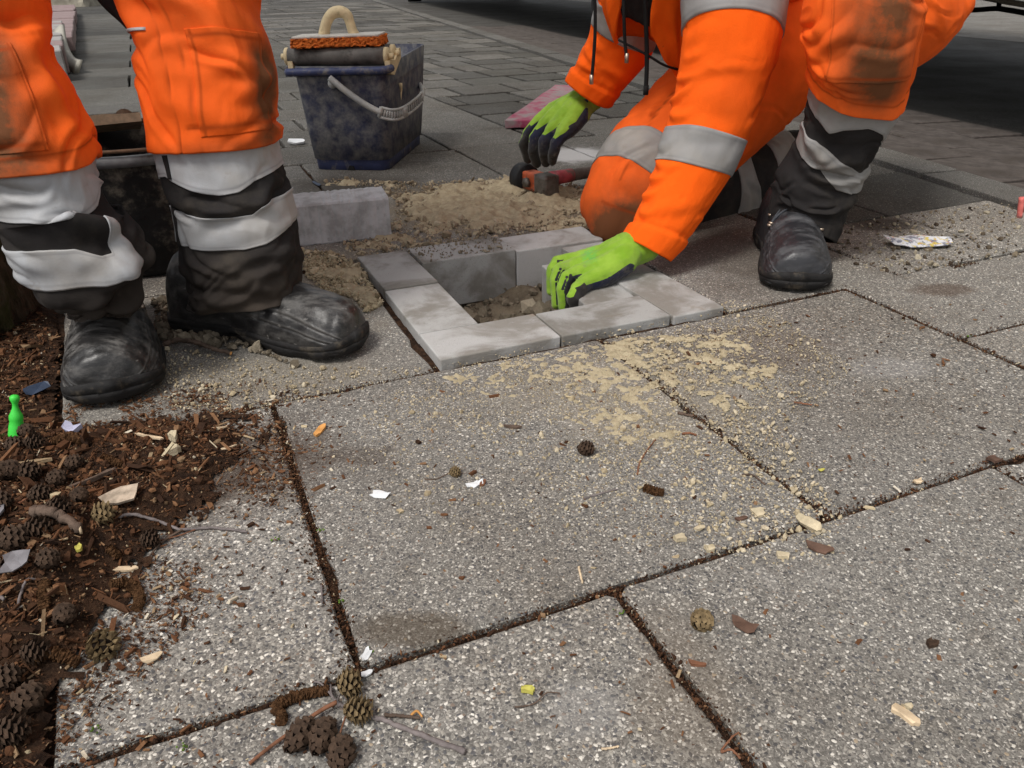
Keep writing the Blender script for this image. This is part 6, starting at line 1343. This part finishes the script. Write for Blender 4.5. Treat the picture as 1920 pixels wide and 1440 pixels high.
twig([(95, 1038), (130, 1044, 1), (172, 1056, .5)], .0062, M_BARK, 'thick cut stick with a pale end in the soil litter', end=M_WOOD)
twig([(20, 1085), (8, 1130, 1), (6, 1150, 1), (18, 1170), (32, 1182)], .0022, M_GREYTWIG, 'crooked grey twig at the left edge of the litter', extra=[(((8, 1140), (25, 1118), (40, 1100)), .0016, M_BARK)])
twig([(52, 1192), (62, 1165, 1), (75, 1148, 1), (92, 1142)], .0013, M_GREYTWIG, 'curved grey twig below the crumpled leaf in the litter')
twig([(60, 1010), (80, 996, 1), (105, 990, 1), (130, 996)], .0016, M_REDTWIG, 'arched reddish stalk over the litter')
twig([(1195, 892), (1199, 870), (1212, 848), (1229, 826)], .0011, M_REDTWIG, 'curved orange stalk in the sand crumbs')
twig([(1095, 937), (1130, 927), (1158, 920)], .0013, M_GREYTWIG, 'short grey stick beside the curved orange stalk')
twig([(1272, 777), (1284, 780), (1299, 784)], .0022, M_BARK, 'brown stick end at the edge of the sand')
twig([(1280, 816), (1293, 815), (1306, 819)], .0017, M_REDTWIG, 'dark red husk stick below the sand heap')
twig([(1488, 757), (1505, 759), (1522, 762)], .0014, M_REDTWIG, 'thin dark red twig on the right slab')
twig([(1392, 893), (1412, 894), (1434, 911)], .0013, M_BARK, 'bent brown twig beside the slanting joint')
twig([(721, 1344), (755, 1346), (788, 1350)], .0016, M_BARK, 'broken twig with an orange split end on the foreground slab', extra=[(((770, 1348), (782, 1340, 1), (792, 1347)), .0012, M_OWOOD)])
twig([(965, 1328), (1000, 1322), (1025, 1305, 1), (1050, 1302)], .0007, M_BARK, 'hair-thin curled stalk on the foreground slab')
twig([(796, 901), (820, 900), (845, 887)], .0010, M_BARK, 'thin dark stalk attached beside the tiny tan cone')
twig([(1388, 1425), (1370, 1408), (1352, 1412), (1372, 1385), (1385, 1376)], .0010, M_REDTWIG, 'reddish twig in the dirt at the bottom joint')
twig([(1085, 1065), (1088, 1080), (1092, 1096)], .0013, M_WOOD, 'small pale stick in the middle of the large slab')
twig([(1128, 1407), (1145, 1405), (1160, 1402)], .0010, M_WOOD, 'tiny pale stick near the bottom middle')
twig([(603, 1100), (604, 1118), (605, 1134)], .0011, M_GREYTWIG, 'upright grey stick bit beside the dirty joint')
def catkin(pts, rad, label):
    P = [];
    for q in pts: p = G(*q[:2]); b = bedh(np.array([p[0]]), np.array([p[1]]))[0][0] if poly_sd(p[None, :2], lit)[0] > 0 else 0; P.append(p+[0, 0, max(0, b)+rad*.9])
    n = 14*len(P); C = catmull(P, n); m = 14; V, F = tube_v(C, rad*(.75+.25*np.sin(np.linspace(.3, 2.9, n))), m); rg = np.random.default_rng(int(pts[0][0])); c = np.repeat(C, m, 0); V = c+(V-c)*(1+rg.uniform(-.30, .42, (len(V), 1)))
    return setp(obj('catkin', V, F, M_CATKIN, None, False), label, 'catkin', 'fallen brown catkins')
catkin([(618, 1300), (580, 1306), (545, 1316), (520, 1332), (530, 1348), (527, 1362)], .0042, 'large bent brown catkin in the joint beside the twig fork')
catkin([(1207, 920), (1225, 926), (1244, 930)], .0045, 'short brown catkin below the curved orange stalk')
catkin([(212, 1112), (235, 1102), (255, 1110), (264, 1130), (256, 1148)], .0046, 'hooked brown catkin at the edge of the litter on the slab')
catkin([(98, 1185), (100, 1165), (105, 1145)], .0046, 'upright brown catkin in the lower litter'); catkin([(150, 1250), (120, 1246), (90, 1250), (70, 1262)], .005, 'long brown catkin along the lower edge of the litter')
catkin([(118, 880), (150, 876), (172, 884)], .005, 'brown catkin near the crumpled pale scrap'); catkin([(212, 1052), (228, 1058)], .0038, 'stubby brown catkin in front of the cut stick')
catkin([(205, 900), (240, 905)], .004, 'brown catkin under the pale beige crumbs')
def flake(px, py, ln, wd, az, th, mat, label, cat, name, bend=.15, tilt=0.0, lift=0.0, jag=.25, n=11):
    p = G(px, py); b = bedh(np.array([p[0]]), np.array([p[1]]))[0][0] if poly_sd(p[None, :2], lit)[0] > 0 else 0
    rg = np.random.default_rng(int(px*3+py)); a = np.sort(np.linspace(0, 2*np.pi, n, endpoint=False)+rg.uniform(-.2, .2, n)); q = 1+rg.uniform(-jag, jag, n)
    e = 2/3.2; x = ln/2*np.sign(np.cos(a))*np.abs(np.cos(a))**e*q; y = wd/2*np.sign(np.sin(a))*np.abs(np.sin(a))**e*q; z = bend*x*x/ln*2+rg.normal(0, th*.2, n)
    V = np.concatenate([np.c_[x, y, z+th/2], np.c_[x*.96, y*.96, z-th/2]]); F = [tuple(range(n)), tuple(range(2*n-1, n-1, -1))] + [(i, n+i, n+(i+1) % n, (i+1) % n) for i in range(n)]
    Rm = rotz(az) @ np.array([[1, 0, 0], [0, math.cos(tilt), -math.sin(tilt)], [0, math.sin(tilt), math.cos(tilt)]])
    o = obj(name, V @ Rm.T, F, mat, None, False); o.location = (p[0], p[1], max(0, b)+th*.6+.0008+lift+abs(math.sin(tilt))*wd/2); return setp(o, label, cat)
M_LEAFB = simple('brown_bark_flake', (.12, .07, .05), .8, .2, .3, 80, .4, .001); M_BLUEF = simple('dark_blue_flake', (.03, .045, .08), .5, .4, .2, 60, .2, .001); M_LILAC = simple('lilac_scrap', (.42, .42, .55), .7, .2, .2, 60, .4, .002); M_YEL = simple('yellow_green_bud', (.50, .46, .10), .7, .3, .2, 80, .2, .001); M_GREYL = simple('grey_dead_leaf', (.20, .19, .20), .85, .2, .25, 60, .4, .001)
flake(598, 813, .026, .0095, 1.35, .0035, M_OWOOD, 'bright orange wood chip on the large slab', 'wood chip', 'wood_chip')
flake(286, 1239, .017, .006, .45, .0014, M_WOOD, 'pale curved wood sliver on the left slab', 'wood chip', 'wood_chip', .5); flake(1696, 1346, .019, .009, -.9, .004, M_WOOD, 'blocky pale wood chip on the right foreground slab', 'wood chip', 'wood_chip', 0)
flake(1535, 1034, .023, .010, -.45, .002, M_LEAFB, 'dark brown bark flake below the slab corner', 'bark', 'bark_flake', .3); flake(1518, 991, .024, .013, -.75, .004, M_STONE, 'beige mortar flake propped on the slab corner', 'mortar flake', 'mortar_flake', .3, .4)
flake(1275, 1014, .014, .010, .3, .005, M_STONE, 'rounded beige crumb left of the slanting joint', 'mortar flake', 'mortar_flake', 0); flake(1466, 1046, .012, .008, -.3, .004, M_STONE, 'small beige flake below the long joint', 'mortar flake', 'mortar_flake'); flake(1330, 1033, .010, .008, 0, .004, M_STONE, 'small beige crumb on the long joint', 'mortar flake', 'mortar_flake')
flake(240, 970, .034, .024, .2, .003, simple('pale_bark', (.42, .34, .26), .85, .2, .4, 90, .6, .001), 'pale torn bark piece in the litter', 'bark', 'bark_flake', .1, .1, .006, .45, 8)
flake(335, 858, .010, .009, 0, .008, M_STONE, 'upper of two beige crumbs in the litter', 'stone', 'stone', 0); flake(333, 877, .016, .010, .4, .007, M_STONE, 'lower beige crumb in the litter', 'stone', 'stone', 0)
flake(290, 857, .042, .004, -.35, .0025, M_WOOD, 'long pale splinter lying on the dark litter', 'splinter', 'splinter', .05); flake(412, 819, .030, .0045, .3, .0016, M_WOOD, 'curved pale splinter near the top of the litter', 'splinter', 'splinter', .3); flake(430, 850, .022, .003, .6, .0015, M_WOOD, 'short pale splinter at the right of the litter', 'splinter', 'splinter')
flake(190, 930, .045, .005, .8, .004, M_BARK, 'split brown stick with a pale tip in the litter', 'splinter', 'splinter', .05, 0, .004); flake(236, 1071, .024, .006, .1, .0022, M_WOOD, 'pale yellow splinter at the edge of the litter', 'splinter', 'splinter'); flake(165, 1078, .010, .006, -1, .003, M_YEL, 'pale yellow bud below the cut stick', 'bud', 'bud')
flake(154, 858, .020, .014, -.4, .006, M_LILAC, 'crumpled lilac white scrap in the litter', 'scrap', 'scrap', .4, .3, .004, .4); flake(60, 1128, .026, .022, .3, .002, M_GREYL, 'grey dead leaf scrap in the lower litter', 'leaf', 'leaf', .5, .3, .004, .45); flake(15, 1030, .03, .016, .1, .003, M_GREYL, 'grey flake at the left edge of the litter', 'leaf', 'leaf', .4, .2, .004)
flake(74, 747, .036, .017, .9, .0016, M_BLUEF, 'dark blue pointed scrap on the soil behind the green tool', 'scrap', 'scrap', .2, .5, 0, .2, 7)
flake(686, 1233, .013, .006, 1.2, .0015, M_PAPER, 'white paper flake standing in the joint', 'paper flake', 'paper_flake', .2, .5); flake(690, 1265, .010, .006, .5, .0015, M_PAPER, 'small white flake beside the round tan cone', 'paper flake', 'paper_flake'); flake(712, 931, .020, .012, -.4, .0012, M_PAPER, 'white translucent flake on the large slab', 'paper flake', 'paper_flake', .2, .1, 0, .35); flake(890, 912, .016, .010, .5, .0012, M_PAPER, 'pale flake beside the tiny tan cone', 'paper flake', 'paper_flake', .2, .1, 0, .4)
flake(989, 1298, .010, .0045, -.3, .004, M_YEL, 'yellow green bud on the foreground slab', 'bud', 'bud', 0); flake(1540, 883, .008, .004, .3, .001, M_YEL, 'yellow green petal on the right slab', 'petal', 'petal'); flake(1393, 1178, .022, .012, -.7, .0015, M_LEAFB, 'brown leaf fragment beside the lone tan cone', 'leaf', 'leaf', .4, .2, 0, .3); flake(1421, 965, .014, .010, .1, .003, M_STONE, 'beige sand flake beside the slanting joint', 'mortar flake', 'mortar_flake')
flake(558, 270, .055, .048, .2, .006, M_PAPER, 'white chipped piece lying beside the blue bucket', 'scrap', 'scrap', .1, .15, 0, .2, 7); flake(594, 346, .05, .009, -1.0, .002, M_BLUEF, 'dark metal strip on the ground in front of the bucket', 'strip', 'metal_strip', 0, .2)
flake(1390, 975, .014, .005, .4, .002, M_LEAFB, 'reddish husk left of the beige flake', 'husk', 'husk'); flake(1745, 1212, .011, .007, .5, .004, M_CONE, 'dark husk on the right foreground slab', 'husk', 'husk', .2); flake(1862, 866, .016, .012, .5, .004, M_LEAFB, 'brown husk at the right end of the long joint', 'husk', 'husk'); flake(1307, 1250, .013, .004, -.2, .003, M_REDTWIG, 'reddish husk beside the steep joint', 'husk', 'husk'); flake(1720, 905, .012, .007, .3, .002, M_WOOD, 'pale brown husk on the far long joint', 'husk', 'husk')
flake(905, 910, .010, .005, 1.2, .003, M_REDTWIG, 'red brown seed husk beside the pale flake', 'husk', 'husk'); flake(960, 804, .028, .005, -.2, .003, M_BARK, 'dark bark sliver on the sandy part of the slab', 'bark', 'bark_flake'); flake(1700, 1330, .008, .005, 0, .003, M_STONE, 'small beige chip beside the pale wood block', 'wood chip', 'wood_chip')
M_PRINT = NT('printed_paper', .6, .3); p = M_PRINT.pos(); c_ = M_PRINT.mix(M_PRINT.rng(M_PRINT.noise(45, 4, .7, p), .48, .56), (.66, .67, .70), (.20, .21, .26)); c_ = M_PRINT.mix(M_PRINT.rng(M_PRINT.noise(60, 3, .6, M_PRINT.n('VectorMath', {0: p, 1: (3, 3, 3)}, operation='ADD').outputs[0]), .56, .62), c_, (.60, .48, .12)); c_ = M_PRINT.mix(M_PRINT.rng(M_PRINT.noise(80, 3, .6, M_PRINT.n('VectorMath', {0: p, 1: (7, 1, 3)}, operation='ADD').outputs[0]), .62, .66), c_, (.5, .08, .08)); M_PRINT = M_PRINT.done(c_)
flake(1725, 461, .125, .062, .05, .002, M_PRINT, 'torn scrap of printed paper on the slab beside the kneeling boot', 'paper', 'torn_paper', .1, .10, .002, .28, 14)
P = [AT(1911, 409, 1.745), AT(1916, 370, 1.745)]; P[0][2] = .002; V, F = tube_v(np.linspace(P[0], P[1], 8), .0062, 9); st_ = obj('chalk_stick', V, F, simple('pink_chalk', (.62, .16, .14), .8, .2, .3, 60, .3, .001, dirt=(.6, .45, .42), dscale=40)); setp(st_, 'slanting pink marker stick at the right edge', 'marker stick')
# green handled tool standing in the soil
c = G(34, 836, .016); gt = thing('planting_tool', 'bright green handled tool with a rusty ferrule standing in the soil', 'hand tool', tuple(c))
top = AT(27, 740, c[1]+.012); ax_ = (top-c); Lg = np.linalg.norm(ax_); ax_ /= Lg; sx_ = np.cross(ax_, [0, 1, 0]); sx_ /= np.linalg.norm(sx_); sy_ = np.cross(ax_, sx_)
def axial(prof, n=24): return np.array([c + ax_*(t*Lg) + (sx_*math.cos(a)+sy_*math.sin(a))*rr_ for t, rr_ in prof for a in np.linspace(0, 2*np.pi, n, endpoint=False)]), [tuple(f) for f in grid_faces(len(prof), n, True)]
V, F = axial([(.0, .0098), (.06, .0105), (.25, .0096), (.42, .0082), (.48, .0070), (.53, .0076), (.60, .0074), (.66, .0055), (.74, .0035), (.80, .0030), (.85, .0036), (.90, .0052), (.95, .0054), (.985, .0038), (1.0, .0006)])
obj('handle', V, F, simple('bright_green_plastic', (.05, .62, .06), .5, .4, .1, 40, .1, .001), gt); V, F = axial([(-.22, .010), (-.20, .0115), (-.02, .0108), (.01, .0100), (.012, .0005)]); obj('ferrule', V, F, simple('rusty_copper', (.22, .10, .07), .6, .4, .3, 80, .4, .001, metallic=.3, dirt=(.06, .06, .03), dscale=60), gt)
